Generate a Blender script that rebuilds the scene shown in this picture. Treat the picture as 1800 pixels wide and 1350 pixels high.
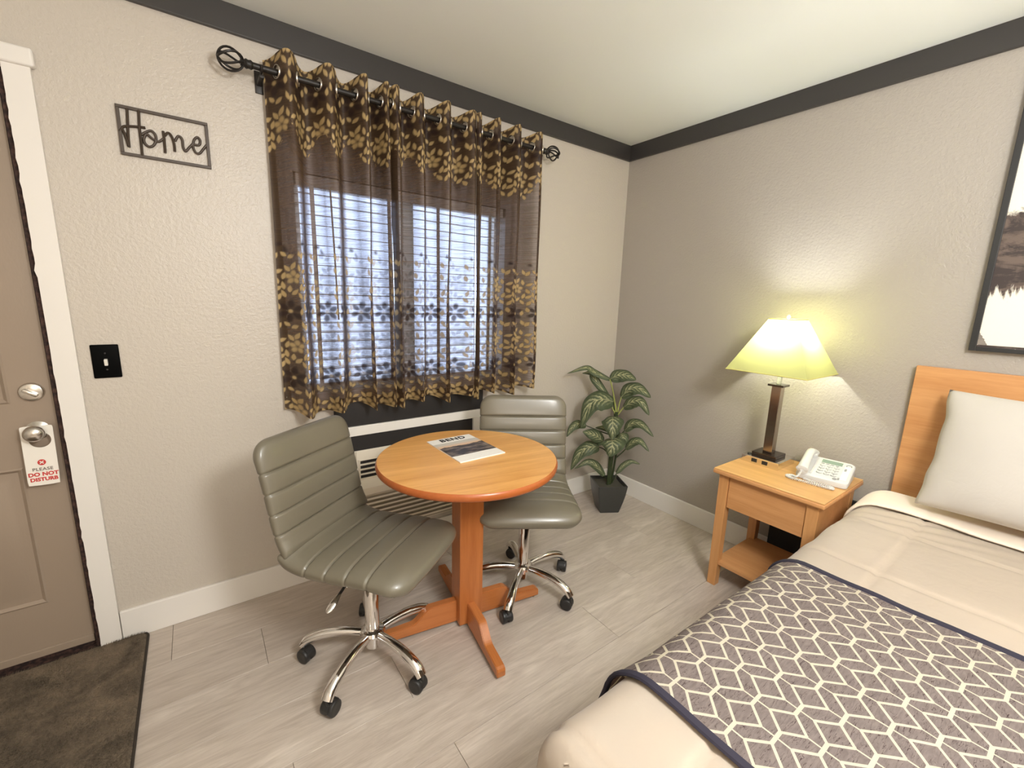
import bpy, bmesh, math, random
import numpy as np
from mathutils import Vector, Matrix, noise
random.seed(7)
PI = math.pi
SC = bpy.context.scene
COL = SC.collection
for o in list(bpy.data.objects):
    bpy.data.objects.remove(o)

def L(r, g, b):
    f = lambda c: (c/255/12.92) if c/255 <= .04045 else ((c/255+.055)/1.055)**2.4
    return (f(r), f(g), f(b), 1.0)

# ------------------------------------------------------------------ camera
cam = bpy.data.cameras.new('camera')
cam_o = bpy.data.objects.new('camera', cam)
COL.objects.link(cam_o)
yaw, pit, rol = 0.93853, -0.19060, 0.02997
fw = Vector((math.cos(pit)*math.cos(yaw), math.cos(pit)*math.sin(yaw), math.sin(pit)))
rt = fw.cross(Vector((0, 0, 1))).normalized()
up = rt.cross(fw)
r2 = rt*math.cos(rol) + up*math.sin(rol)
u2 = -rt*math.sin(rol) + up*math.cos(rol)
M = Matrix(((r2.x, u2.x, -fw.x, -2.50358), (r2.y, u2.y, -fw.y, -2.13559), (r2.z, u2.z, -fw.z, 1.39252), (0, 0, 0, 1)))
cam_o.matrix_world = M
cam.sensor_width = 36
cam.sensor_fit = 'HORIZONTAL'
cam.lens = 761.5/1800*36
cam.clip_start = .02
SC.camera = cam_o

# ------------------------------------------------------------------ light
SC.view_settings.view_transform = 'Standard'
SC.view_settings.look = 'None'
SC.view_settings.exposure = 1.02
SC.view_settings.gamma = 1
SC.view_settings.use_curve_mapping = False
W = bpy.data.worlds.new('world')
SC.world = W
W.use_nodes = True
W.node_tree.nodes['Background'].inputs[0].default_value = (.64, .75, 1.0, 1)
W.node_tree.nodes['Background'].inputs[1].default_value = 1.9

def light(name, kind, loc, power, color, **k):
    l = bpy.data.lights.new(name, kind)
    l.energy = power
    l.color = color
    for a, v in k.items():
        setattr(l, a, v)
    o = bpy.data.objects.new(name, l)
    o.location = loc
    COL.objects.link(o)
    return o
light('ceiling_fill_light', 'POINT', (-1.8, -2.6, 1.96), 55, (1, 1, .985), shadow_soft_size=.20)  # unseen fill added to brighten the room, standing in for a ceiling lamp
light('rear_fill_light', 'POINT', (-3.1, -4.1, 1.60), 18, (1, .90, .79), shadow_soft_size=.16)  # unseen warm fill added behind the camera to lift the ceiling
BULB = 230.0    # bedside lamp bulb radiance

# ------------------------------------------------------------------ node helper
class X:
    """tiny expression wrapper round Math nodes"""
    def __init__(s, nt, sock): s.nt = nt; s.s = sock
    def _m(s, op, *a, clamp=False):
        n = s.nt.nodes.new('ShaderNodeMath'); n.operation = op; n.use_clamp = clamp
        for i, v in enumerate((s,)+a):
            if isinstance(v, X): s.nt.links.new(v.s, n.inputs[i])
            else: n.inputs[i].default_value = v
        return X(s.nt, n.outputs[0])
    def __add__(s, o): return s._m('ADD', o)
    def __sub__(s, o): return s._m('SUBTRACT', o)
    def __mul__(s, o): return s._m('MULTIPLY', o)
    def __truediv__(s, o): return s._m('DIVIDE', o)
    def abs(s): return s._m('ABSOLUTE')
    def lt(s, o): return s._m('LESS_THAN', o)
    def gt(s, o): return s._m('GREATER_THAN', o)
    def min(s, o): return s._m('MINIMUM', o)
    def max(s, o): return s._m('MAXIMUM', o)
    def sin(s): return s._m('SINE')
    def pow(s, o): return s._m('POWER', o)
    def floor(s): return s._m('FLOOR')
    def frac(s): return s._m('FRACT')
    def cl(s): return s._m('ADD', 0.0, clamp=True)
    def ramp(s, a, b): return ((s-a)/(b-a)).cl()

class MT:
    def __init__(s, name, color=(.5, .5, .5, 1), rough=.5, metal=0.0, **k):
        s.m = bpy.data.materials.new(name); s.m.use_nodes = True
        s.nt = s.m.node_tree; s.b = s.nt.nodes['Principled BSDF']
        s.b.inputs['Base Color'].default_value = color
        s.b.inputs['Roughness'].default_value = rough
        s.b.inputs['Metallic'].default_value = metal
        for a, v in k.items(): s.b.inputs[a.replace('_', ' ')].default_value = v
    def new(s, t, **k):
        n = s.nt.nodes.new(t)
        for a, v in k.items(): setattr(n, a, v)
        return n
    def link(s, a, b): s.nt.links.new(a.s if isinstance(a, X) else a, b)
    def co(s, kind='Object', scale=(1, 1, 1), loc=(0, 0, 0), rot=(0, 0, 0), rand=0):
        t = s.new('ShaderNodeTexCoord'); m = s.new('ShaderNodeMapping')
        m.inputs['Scale'].default_value = scale; m.inputs['Location'].default_value = loc
        m.inputs['Rotation'].default_value = rot
        s.link(t.outputs[kind], m.inputs['Vector'])
        if rand:
            oi = s.new('ShaderNodeObjectInfo'); v = s.new('ShaderNodeVectorMath', operation='SCALE')
            cx = s.new('ShaderNodeCombineXYZ')
            for i in range(3): s.link(oi.outputs['Random'], cx.inputs[i])
            s.link(cx.outputs[0], v.inputs[0]); v.inputs['Scale'].default_value = rand
            a = s.new('ShaderNodeVectorMath', operation='ADD')
            s.link(m.outputs[0], a.inputs[0]); s.link(v.outputs[0], a.inputs[1])
            return a.outputs[0]
        return m.outputs[0]
    def xyz(s, vec):
        n = s.new('ShaderNodeSeparateXYZ'); s.link(vec, n.inputs[0])
        return [X(s.nt, n.outputs[i]) for i in range(3)]
    def noise(s, vec, scale=5, detail=3, rough=.5, dist=0):
        n = s.new('ShaderNodeTexNoise')
        n.inputs['Scale'].default_value = scale; n.inputs['Detail'].default_value = detail
        n.inputs['Roughness'].default_value = rough; n.inputs['Distortion'].default_value = dist
        s.link(vec, n.inputs['Vector']); return X(s.nt, n.outputs['Fac'])
    def mix(s, fac, a, b):
        n = s.new('ShaderNodeMix', data_type='RGBA')
        for v, i in ((fac, 0), (a, 6), (b, 7)):
            if isinstance(v, X): s.link(v.s, n.inputs[i])
            elif hasattr(v, 'node'): s.link(v, n.inputs[i])
            else: n.inputs[i].default_value = v
        return n.outputs[2]
    def color(s, c): s.link(c, s.b.inputs['Base Color']); return s
    def rough(s, c): s.link(c, s.b.inputs['Roughness']); return s
    def bump(s, h, strength=.2, dist=.01):
        n = s.new('ShaderNodeBump'); n.inputs['Strength'].default_value = strength; n.inputs['Distance'].default_value = dist
        s.link(h, n.inputs['Height']); s.link(n.outputs[0], s.b.inputs['Normal']); return s

def wood(name, c1, c2, axis='x', rough=.35, bump=.04, fine=1.0):
    m = MT(name, c1, rough)
    sc = {'x': (1.2, 16, 16), 'y': (16, 1.2, 16), 'z': (16, 16, 1.2)}[axis]
    v = m.co('Object', scale=sc, rand=9)
    n1 = m.noise(v, 1.3*fine, 4, .55, .4)
    v2 = m.co('Object', scale=tuple(a*5 for a in sc), rand=5)
    n2 = m.noise(v2, 1.5*fine, 3, .6)
    f = (n1*.75+n2*.35).ramp(.35, .75)
    m.color(m.mix(f, c1, c2)); m.bump(n2, bump, .002)
    return m.m

# ------------------------------------------------------------------ materials
def wallpaint(name, c):
    m = MT(name, c, .36)
    v = m.co('Object')
    n = m.noise(v, 85, 2, .5, .3); n2 = m.noise(v, 260, 1, .5)
    m.bump(n+n2*.25, .8, .0028)
    return m.m
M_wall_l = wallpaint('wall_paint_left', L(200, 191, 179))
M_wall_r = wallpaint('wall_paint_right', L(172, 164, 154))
m = MT('ceiling_paint', L(246, 248, 244), .5); m.bump(m.noise(m.co('Object'), 60, 2), .12, .002); M_ceil = m.m
m = MT('crown_black', L(58, 55, 53), .38); m.bump(m.noise(m.co('Object'), 60, 2), .08, .002); M_crown = m.m
m = MT('trim_white', L(234, 229, 222), .4); m.bump(m.noise(m.co('Object'), 50, 2), .1, .002); M_trim = m.m
m = MT('black_paint', L(40, 38, 38), .45); m.bump(m.noise(m.co('Object'), 50, 2), .1, .002); M_blackpaint = m.m
m = MT('door_paint', L(158, 141, 124), .28); m.bump(m.noise(m.co('Object', scale=(3, 3, 1)), 60, 2), .08, .002); M_door = m.m
m = MT('dark_gap', L(40, 26, 22), .8); m.color(m.mix(m.noise(m.co('Object'), 70, 3).ramp(.4, .7), L(34, 20, 18), L(84, 58, 50))); M_gap = m.m
M_subfloor = MT('subfloor', L(66, 56, 48), .9).m

# vinyl plank
m = MT('vinyl_plank', L(170, 150, 132), .42)
v = m.co('Object', scale=(1.1, 9, 1), rand=13)
warp = m.noise(m.co('Object', scale=(2.2, 6, 1), rand=13), 1.5, 3, .55, .6)
g1 = m.noise(v, 3.2, 7, .66, 1.3)
sx, sy, sz = m.xyz(m.co('Object', scale=(1, 1, 1), rand=3))
ring = ((sy*26 + sx*1.6 + warp*9)*2.6).sin()*.5+.5
sel = m.noise(m.co('Object', scale=(1.3, 4, 1), rand=7), 1.6, 2).ramp(.5, .66)
g2 = m.noise(m.co('Object', scale=(4, 90, 1), rand=2), 3, 3, .6)
f = (g1*1.0 + g2*.40 - .2 + ring*sel*.22).ramp(.22, .90)
oi = m.new('ShaderNodeObjectInfo')
base = m.mix(f, L(168, 154, 141), L(214, 202, 190))
rnd = X(m.nt, oi.outputs['Random'])
hs = m.new('ShaderNodeHueSaturation'); m.link(base, hs.inputs['Color']); m.link(rnd*.12+.94, hs.inputs['Value'])
m.color(hs.outputs[0]); m.bump(g2+ring*sel*.3, .12, .002); m.rough(g1*.2+.3)
M_plank = m.m

M_table_top = wood('maple_laminate', L(206, 144, 76), L(236, 180, 108), 'x', .33, .03)
M_cherry = wood('cherry_wood', L(170, 98, 48), L(196, 122, 66), 'z', .33, .03)
M_cherry_x = wood('cherry_wood_foot', L(172, 100, 50), L(198, 124, 68), 'x', .33, .03)
M_edge = wood('cherry_edge', L(160, 84, 36), L(182, 100, 50), 'x', .28, .02)
M_oak_top = wood('nightstand_top_laminate', L(196, 146, 88), L(222, 174, 112), 'y', .35, .03)
M_oak_y = wood('honey_wood_wide', L(196, 138, 84), L(216, 160, 106), 'y', .38, .03)
M_oak_z = wood('honey_wood_tall', L(196, 138, 82), L(216, 160, 104), 'z', .38, .03)
M_head = wood('headboard_laminate', L(192, 134, 82), L(214, 160, 106), 'y', .36, .03)

m = MT('taupe_leather', L(114, 108, 93), .40, Coat_Weight=.5, Coat_Roughness=.22)
m.bump(m.noise(m.co('Object'), 420, 2), .08, .001); m.color(m.mix(m.noise(m.co('Object'), 3, 2), L(108, 102, 86), L(122, 115, 99))); M_leather = m.m
M_chrome = MT('chrome', (.82, .80, .78, 1), .07, 1).m
M_nickel = MT('satin_nickel', (.66, .63, .58, 1), .24, 1).m
M_blackplastic = MT('black_plastic', L(40, 39, 38), .42).m
m = MT('rug_pile', L(92, 78, 62), .95)
n = m.noise(m.co('Object'), 5, 3, .6, .8); n2 = m.noise(m.co('Object', scale=(1, 2.2, 1)), 130, 2, .6)
n3 = m.noise(m.co('Object', scale=(1, 1, 1)), 38, 4, .7, .4)
m.color(m.mix((n*.9+n2*.35+n3*.45).ramp(.55, 1.1), L(54, 46, 38), L(146, 128, 106))); m.bump(n2*.6+n3, 1.0, .012); M_rug = m.m
M_rugedge = MT('rug_binding', L(54, 46, 38), .9).m
M_iron = MT('dark_iron', L(42, 38, 35), .45, .3).m
m = MT('sign_wood', L(72, 60, 50), .45); M_sign = m.m
M_ivory = MT('white_plastic', L(238, 234, 224), .35).m
M_switch = MT('black_switch_plate', L(5, 5, 5), .5, Specular_IOR_Level=.06).m
M_ac = MT('ac_cream_plastic', L(226, 216, 198), .42).m
M_acdark = MT('ac_vent_black', L(26, 24, 24), .6).m
M_paper = MT('white_paper', L(244, 240, 232), .5).m
M_tag = MT('white_card', L(244, 238, 228), .4).m
M_red = MT('red_ink', L(206, 58, 54), .5).m
M_grayink = MT('gray_ink', L(120, 108, 98), .5).m
M_black = MT('black_ink', L(28, 26, 26), .5).m
M_linen = MT('white_sheet', L(240, 238, 234), .8).m
def cloth(name, c1, c2, s=900):
    m = MT(name, c1, .85)
    m.b.inputs['Sheen Weight'].default_value = .25
    v = m.co('Object')
    m.color(m.mix(m.noise(v, 4, 2), c1, c2)); m.bump(m.noise(v, 14, 4, .6, .5), .10, .02); return m.m
M_comf = cloth('cream_comforter', L(232, 216, 197), L(237, 222, 204))
M_pillow = cloth('pillow_cotton', L(192, 185, 175), L(198, 191, 182))
M_navy = MT('navy_binding', L(44, 40, 54), .85).m
M_bedbase = MT('charcoal_base', L(46, 46, 46), .8).m
M_pot = MT('dark_gray_pot', L(58, 58, 56), .35).m
M_soil = MT('potting_foam', L(74, 70, 60), .9).m
M_stem = MT('plant_stem', L(52, 62, 36), .5).m
M_petiole = MT('pale_petiole', L(150, 156, 84), .5).m
# glass
g = bpy.data.materials.new('window_glass'); g.use_nodes = True
nt = g.node_tree; nt.nodes.clear()
o_ = nt.nodes.new('ShaderNodeOutputMaterial'); mx = nt.nodes.new('ShaderNodeMixShader'); tr = nt.nodes.new('ShaderNodeBsdfTransparent'); gl = nt.nodes.new('ShaderNodeBsdfGlossy')
gl.inputs['Roughness'].default_value = .02; tr.inputs[0].default_value = (.93, .96, .96, 1); mx.inputs[0].default_value = .06
nt.links.new(tr.outputs[0], mx.inputs[1]); nt.links.new(gl.outputs[0], mx.inputs[2]); nt.links.new(mx.outputs[0], o_.inputs[0]); M_glass = g
# lamp shade
m = MT('lamp_shade_fabric', L(200, 198, 140), .8)
nt = m.nt; tl = nt.nodes.new('ShaderNodeBsdfTranslucent'); tl.inputs[0].default_value = L(160, 160, 100)
mx = nt.nodes.new('ShaderNodeMixShader'); mx.inputs[0].default_value = .5
out = nt.nodes['Material Output']
nt.links.new(m.b.outputs[0], mx.inputs[1]); nt.links.new(tl.outputs[0], mx.inputs[2]); nt.links.new(mx.outputs[0], out.inputs[0])
M_shade = m.m
M_shadetrim = MT('shade_trim', L(206, 200, 122), .7).m
m = MT('bulb_glow', (1, 1, 1, 1), .4); m.b.inputs['Emission Color'].default_value = (.96, 1, 1, 1); m.b.inputs['Emission Strength'].default_value = BULB; M_bulb = m.m
M_acrylic = MT('clear_acrylic', (.9, .95, .95, 1), .08, Transmission_Weight=.8).m
M_darkchrome = MT('black_chrome', L(96, 88, 82), .16, 1).m
M_column = MT('dark_nickel_column', L(168, 156, 146), .16, 1).m
M_lcd = MT('lcd_gray_green', L(138, 158, 144), .25).m
M_phone = MT('phone_white', L(214, 214, 211), .32).m
M_phonegray = MT('phone_print_gray', L(150, 150, 150), .5).m

# leaf: cream veins on green, from uv (x across -1..1 mapped to 0..1, y along)
m = MT('variegated_leaf', L(80, 92, 58), .42)
u, vv, _ = m.xyz(m.co('UV'))
a = (u-.5).abs()*2
nz = m.noise(m.co('UV', scale=(5, 9, 1), rand=11), 2.2, 3, .6)
t = (vv*6.0 + a*-2.4 + nz*1.0)
stripe = ((t*2*PI).sin()*.5+.5).pow(2.0)
core = (a*-1.5+1.1 + (nz-.5)*1.1).cl()
edge = (vv*4).cl() * ((vv*-1+1)*5).cl()
f = (stripe*core*edge*1.2).cl()
mid = (a.lt(.05))*.6
col = m.mix(f.max(mid), L(104, 117, 86), L(220, 218, 172))
m.color(col); m.bump(stripe, .25, .004); M_leaf = m.m

# curtain
m = bpy.data.materials.new('burnout_curtain_fabric'); m.use_nodes = True
MC = MT.__new__(MT); MC.m = m; MC.nt = m.node_tree; MC.b = m.node_tree.nodes['Principled BSDF']
at = MC.new('ShaderNodeAttribute'); at.attribute_name = 'pattern'
sp = MC.new('ShaderNodeSeparateColor'); MC.link(at.outputs['Color'], sp.inputs[0])
gold, dark, dense = [X(MC.nt, sp.outputs[i]) for i in range(3)]
wv = MC.noise(MC.co('UV', scale=(3, 160, 1)), 1.0, 4, .65, .6)
wv2 = MC.noise(MC.co('UV', scale=(9, 420, 1)), 1.0, 2, .6)
streak = (wv*.75+wv2*.5).ramp(.46, .80)
bg = MC.mix(streak, L(66, 47, 32), L(122, 96, 70))
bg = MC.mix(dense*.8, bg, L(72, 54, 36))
c = MC.mix(dark, bg, L(54, 36, 28)); c = MC.mix(gold, c, L(202, 174, 122))
MC.color(c); MC.b.inputs['Roughness'].default_value = .55
tp = MC.new('ShaderNodeBsdfTransparent'); tp.inputs[0].default_value = (.88, .86, .93, 1)
trl = MC.new('ShaderNodeBsdfTranslucent'); MC.link(c, trl.inputs[0])
m1 = MC.new('ShaderNodeMixShader'); m1.inputs[0].default_value = .35
MC.link(MC.b.outputs[0], m1.inputs[1]); MC.link(trl.outputs[0], m1.inputs[2])
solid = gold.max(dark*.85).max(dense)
lw = MC.new('ShaderNodeLayerWeight'); lw.inputs['Blend'].default_value = .5
graze = (X(MC.nt, lw.outputs['Facing'])-.16).cl()*1.6
tfac = (streak*-.40+.63)*(solid*-1+1)*(graze*-1+1).cl() + .01
m2 = MC.new('ShaderNodeMixShader'); MC.link(tfac, m2.inputs[0]); MC.link(m1.outputs[0], m2.inputs[1]); MC.link(tp.outputs[0], m2.inputs[2])
MC.link(m2.outputs[0], MC.nt.nodes['Material Output'].inputs[0])
M_curtain = m
M_grommet = MT('brushed_grommet', (.62, .57, .50, 1), .3, 1).m

# runner pattern: bars, diamonds and thin links on a brick lattice
m = MT('geometric_runner', L(110, 98, 98), .85)
u, v, _ = m.xyz(m.co('UV'))
P, C, LB = .0985, .0585, .034
HD = .0325
ax = ((u/P).frac()*P - P/2).abs()              # 0 at cell centre .. P/2
ay = ((v/(2*C)).frac()*(2*C) - C).abs()
def pat(ax, ay):
    bar = ay.lt(.0036)*ax.lt(LB/2)
    dx, dy = P/2-LB/2, HD
    ln = math.hypot(dx, dy)
    d = ((ax-LB/2)*(dy/ln) - ay*(dx/ln)).abs()
    dia = d.lt(.0028)*ay.lt(HD+.001)*ax.gt(LB/2-.002)
    thin = (ax-P/2).abs().lt(.0017)*ay.gt(HD)
    return bar.max(dia).max(thin)
lines = pat(ax, ay).max(pat(ax*-1+P/2, ay*-1+C))
gr = m.noise(m.co('UV', scale=(14, 60, 1), rot=(0, 0, .5)), 2.4, 4, .65, .8)
base = m.mix(gr.ramp(.3, .75), L(140, 126, 122), L(174, 158, 151))
cr = m.noise(m.co('UV', scale=(3, 26, 1), rot=(0, 0, .62)), 4, 3, .6, .4)
base = m.mix((cr-.5).abs().lt(.006), base, L(92, 74, 72))
m.color(m.mix(lines, base, L(246, 236, 214))); m.bump(lines, .1, .001)
M_runner = m.m

# abstract brush painting
m = MT('abstract_canvas', L(236, 228, 210), .6)
x, y, z = m.xyz(m.co('Object'))
n1 = m.noise(m.co('Object', scale=(1, 3, 1.6)), 2.2, 6, .72, .9)
n2 = m.noise(m.co('Object', scale=(1, 1, 3), rot=(.6, 0, 0)), 6, 5, .7, .5)
band = ((z-.36).abs()*-2.8+.66) + (n1-.5)*1.1
mass = band.ramp(.20, .26)
d2 = (n2*.9 + n1*.3).ramp(.52, .62)
col = m.mix(d2, L(104, 88, 78), L(58, 46, 42))
strk = ((y+.01 - z*.55 + .04 + (n2-.5)*.05).abs().lt(.012))*(z.lt(.16))*(z.gt(.005))*.8
low = (z-.018).abs().lt(.006)*(n2.gt(.42))
m.color(m.mix((mass).max(strk).max(low), L(240, 233, 216), col)); M_canvas = m.m

# landscape print on the magazine (local y up the page)
m = MT('landscape_print', L(90, 80, 74), .3)
x, y, z = m.xyz(m.co('Object'))
n = m.noise(m.co('Object', scale=(9, 30, 1)), 1.5, 5, .6); ridge = m.noise(m.co('Object', scale=(12, 2, 1)), 1.2, 4, .6)
sky = m.mix((y-.02).ramp(0, .045), L(238, 186, 136), L(206, 200, 190))
hill = m.mix(n.ramp(.45, .62), L(52, 46, 46), L(138, 124, 114))
m.color(m.mix((y - ridge*.05).lt(.004), sky, hill)); M_print = m.m

# ------------------------------------------------------------------ mesh helpers
def bx(bm, x0, x1, y0, y1, z0, z1, bev=0, seg=2, T=None):
    r = bmesh.ops.create_cube(bm, size=1)
    vs = r['verts']
    for v in vs:
        v.co = Vector(((x0+x1)/2+v.co.x*(x1-x0), (y0+y1)/2+v.co.y*(y1-y0), (z0+z1)/2+v.co.z*(z1-z0)))
    if bev:
        es = list({e for v in vs for e in v.link_edges})
        rr = bmesh.ops.bevel(bm, geom=es, offset=bev, segments=seg, affect='EDGES', profile=.5)
        vs = list({v for f in rr['faces'] for v in f.verts} | {v for v in vs if v.is_valid})
    if T is not None:
        for v in vs: v.co = T @ v.co
    return vs

def lathe(bm, prof, seg=24, T=None, close=True):
    """prof: list of (r,z)"""
    rings = []
    for r, z in prof:
        rings.append([bm.verts.new((r*math.cos(2*PI*i/seg), r*math.sin(2*PI*i/seg), z)) for i in range(seg)])
    for a, b in zip(rings, rings[1:]):
        for i in range(seg):
            bm.faces.new((a[i], a[(i+1) % seg], b[(i+1) % seg], b[i]))
    if close:
        bm.faces.new(rings[0][::-1]); bm.faces.new(rings[-1])
    if T is not None:
        for rg in rings:
            for v in rg: v.co = T @ v.co

def tube(bm, pts, rad, seg=10, cap=True, flat=None, T=None, closed=False):
    """sweep a circle (or ellipse rad, flat) along pts"""
    pts = [Vector(p) for p in pts]
    n = len(pts)
    rr = rad if isinstance(rad, (list, tuple)) else [rad]*n
    ff = flat if isinstance(flat, (list, tuple)) else ([flat]*n if flat else rr)
    rings = []
    ref = None
    for i in range(n):
        if closed: t = pts[(i+1) % n]-pts[i-1]
        else: t = pts[min(i+1, n-1)]-pts[max(i-1, 0)]
        t.normalize()
        if ref is None:
            ref = Vector((0, 0, 1)) if abs(t.z) < .9 else Vector((1, 0, 0))
        s = t.cross(ref).normalized(); b = s.cross(t).normalized(); ref = b
        rings.append([bm.verts.new(pts[i]+s*rr[i]*math.cos(2*PI*k/seg)+b*ff[i]*math.sin(2*PI*k/seg)) for k in range(seg)])
    m = n if closed else n-1
    for i in range(m):
        a, b = rings[i], rings[(i+1) % n]
        for k in range(seg):
            bm.faces.new((a[k], a[(k+1) % seg], b[(k+1) % seg], b[k]))
    if cap and not closed:
        bm.faces.new(rings[0][::-1]); bm.faces.new(rings[-1])
    if T is not None:
        for rg in rings:
            for v in rg: v.co = T @ v.co

def smoothpts(pts, k=6):
    """Catmull-Rom"""
    P = [Vector(p) for p in pts]; P = [P[0]*2-P[1]]+P+[P[-1]*2-P[-2]]
    out = []
    for i in range(1, len(P)-2):
        a, b, c, d = P[i-1:i+3]
        for j in range(k):
            t = j/k
            out.append(.5*((2*b)+(c-a)*t+(2*a-5*b+4*c-d)*t*t+(3*b-a-3*c+d)*t**3))
    out.append(P[-2]); return out

def prism(bm, poly, h0, h1, T=None):
    """extrude polygon in xy from h0 to h1 (z)"""
    a = [bm.verts.new((x, y, h0)) for x, y in poly]; b = [bm.verts.new((x, y, h1)) for x, y in poly]
    n = len(poly)
    bm.faces.new(a[::-1]); bm.faces.new(b)
    for i in range(n): bm.faces.new((a[i], a[(i+1) % n], b[(i+1) % n], b[i]))
    if T is not None:
        for v in a+b: v.co = T @ v.co

def obj(name, bm, mat, parent=None, smooth=False, loc=None, angle=40, ax=None):
    me = bpy.data.meshes.new(name)
    bmesh.ops.recalc_face_normals(bm, faces=bm.faces)
    if smooth:
        ca = math.radians(angle)
        for f in bm.faces: f.smooth = True
        for e in bm.edges:
            if len(e.link_faces) == 2 and e.calc_face_angle(0) > ca: e.smooth = False
    bm.to_mesh(me); bm.free()
    me.materials.append(mat)
    o = bpy.data.objects.new(name, me); COL.objects.link(o)
    if loc is not None: o.location = loc
    if parent is not None: o.parent = parent
    return o

def tag(o, label, cat, group=None):
    o['label'] = label; o['category'] = cat
    if group: o['group'] = group
    return o
def thing(name, label, cat, loc=(0, 0, 0), rz=0, group=None):
    o = bpy.data.objects.new(name, None); o.empty_display_size = .05
    COL.objects.link(o); o.location = loc; o.rotation_euler = (0, 0, rz)
    return tag(o, label, cat, group)
def struct(name, bm, mat, parent=None, **k):
    o = obj(name, bm, mat, parent, **k)
    if parent is None: o['kind'] = 'structure'
    return o
def box_obj(name, mat, parent, *a, bev=.002, **k):
    bm = bmesh.new(); bx(bm, *a, bev=bev); return obj(name, bm, mat, parent, **k)
def text_bm(s, size, depth=.0004, T=None, bold=0.0, align='CENTER', space=1.0):
    cu = bpy.data.curves.new('txt', 'FONT'); cu.body = s; cu.size = size; cu.extrude = depth; cu.offset = bold
    cu.align_x = align; cu.space_character = space; cu.resolution_u = 3
    o = bpy.data.objects.new('txt', cu); COL.objects.link(o)
    dg = bpy.context.evaluated_depsgraph_get()
    me = bpy.data.meshes.new_from_object(o.evaluated_get(dg))
    bm = bmesh.new(); bm.from_mesh(me)
    if T is not None: bmesh.ops.transform(bm, matrix=T, verts=bm.verts)
    bpy.data.objects.remove(o); bpy.data.curves.remove(cu); bpy.data.meshes.remove(me)
    return bm
def TR(x, y, z): return Matrix.Translation((x, y, z))
def RX(a): return Matrix.Rotation(a, 4, 'X')
def RY(a): return Matrix.Rotation(a, 4, 'Y')
def RZ(a): return Matrix.Rotation(a, 4, 'Z')

# ================================================================== SETTING
H = 2.44
X0, Y0 = -4.3, -4.6     # far limits of the room behind and beside the camera
WX0, WX1, WZ0, WZ1 = -2.115, -1.02, .945, 1.90     # window opening
DX0, DX1, DZ = -3.84, -2.915, 2.05                 # door opening
RX0, RX1, RZ0, RZ1 = -1.93, -1.228, .17, .707      # air conditioner recess
bm = bmesh.new()
xs = [X0-.1, DX0, DX1, WX0, RX0, RX1, WX1, .1]
def col(a, b, spans):
    for z0, z1 in spans: bx(bm, a, b, 0, .16, z0, z1)
col(X0-.1, DX0, [(0, H)])
col(DX0, DX1, [(DZ, H)])
col(DX1, WX0, [(0, H)])
col(WX0, RX0, [(0, WZ0), (WZ1, H)])
col(RX0, RX1, [(0, RZ0), (RZ1, WZ0), (WZ1, H)])
col(RX1, WX1, [(0, WZ0), (WZ1, H)])
col(WX1, .1, [(0, H)])
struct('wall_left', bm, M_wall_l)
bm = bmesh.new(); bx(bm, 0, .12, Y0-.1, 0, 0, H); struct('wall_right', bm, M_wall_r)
bm = bmesh.new(); bx(bm, X0-.1, X0, Y0-.1, 0, 0, H); struct('wall_far_left', bm, M_wall_l)
bm = bmesh.new(); bx(bm, X0, 0, Y0-.1, Y0, 0, H); struct('wall_behind', bm, M_wall_l)
bm = bmesh.new(); bx(bm, X0-.1, .12, Y0-.1, .16, H, H+.1); struct('ceiling', bm, M_ceil)
# floor with separate planks
bm = bmesh.new(); bx(bm, X0, 0, Y0, 0, -.05, -.006); floor = struct('floor', bm, M_subfloor)
PW, PL = .2225, 1.22
joints = {0: -.25, 1: -2.39, 2: -.37, 3: -.773, 4: -1.16, 5: -1.95, 6: -.55}
pmesh = {}
def plank(x0, x1, y1, y0):
    key = (round(x1-x0, 3), round(y1-y0, 3))
    if key not in pmesh:
        b = bmesh.new(); w, d = key
        bx(b, -w/2+.0006, w/2-.0006, -d/2+.0005, d/2-.0005, -.006, 0, bev=.0008, seg=1)
        me = bpy.data.meshes.new('plank'); b.to_mesh(me); b.free(); me.materials.append(M_plank); pmesh[key] = me
    o = bpy.data.objects.new('plank', pmesh[key]); COL.objects.link(o)
    o.location = ((x0+x1)/2, (y0+y1)/2, 0); o.parent = floor
for k in range(21):
    y1 = -.0125-k*PW if k else 0.0
    y0 = max(-.0125-(k+1)*PW, Y0)
    j = joints.get(k, -random.uniform(0, PL))
    while j > 0: j -= PL
    x1 = 0.0
    xx = j
    while x1 > X0+.01:
        x0 = max(xx, X0)
        if x1-x0 > .01: plank(x0, x1, y1, y0)
        x1 = x0; xx = x0-PL

# crown boards, baseboards, casing
CB = .0964
bm = bmesh.new(); bx(bm, X0, 0, -.018, 0, H-CB, H, bev=.002); struct('trim_1', bm, M_crown)
bm = bmesh.new(); bx(bm, -.018, 0, Y0, -.018, H-CB, H, bev=.002); struct('trim_2', bm, M_crown)
BB = .129
bm = bmesh.new(); bx(bm, DX1+.067, 0, -.015, 0, 0, BB, bev=.003); struct('baseboard_left', bm, M_trim)
bm = bmesh.new(); bx(bm, -.015, 0, -1.20, -.015, 0, BB, bev=.003); struct('baseboard_right', bm, M_trim)
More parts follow.
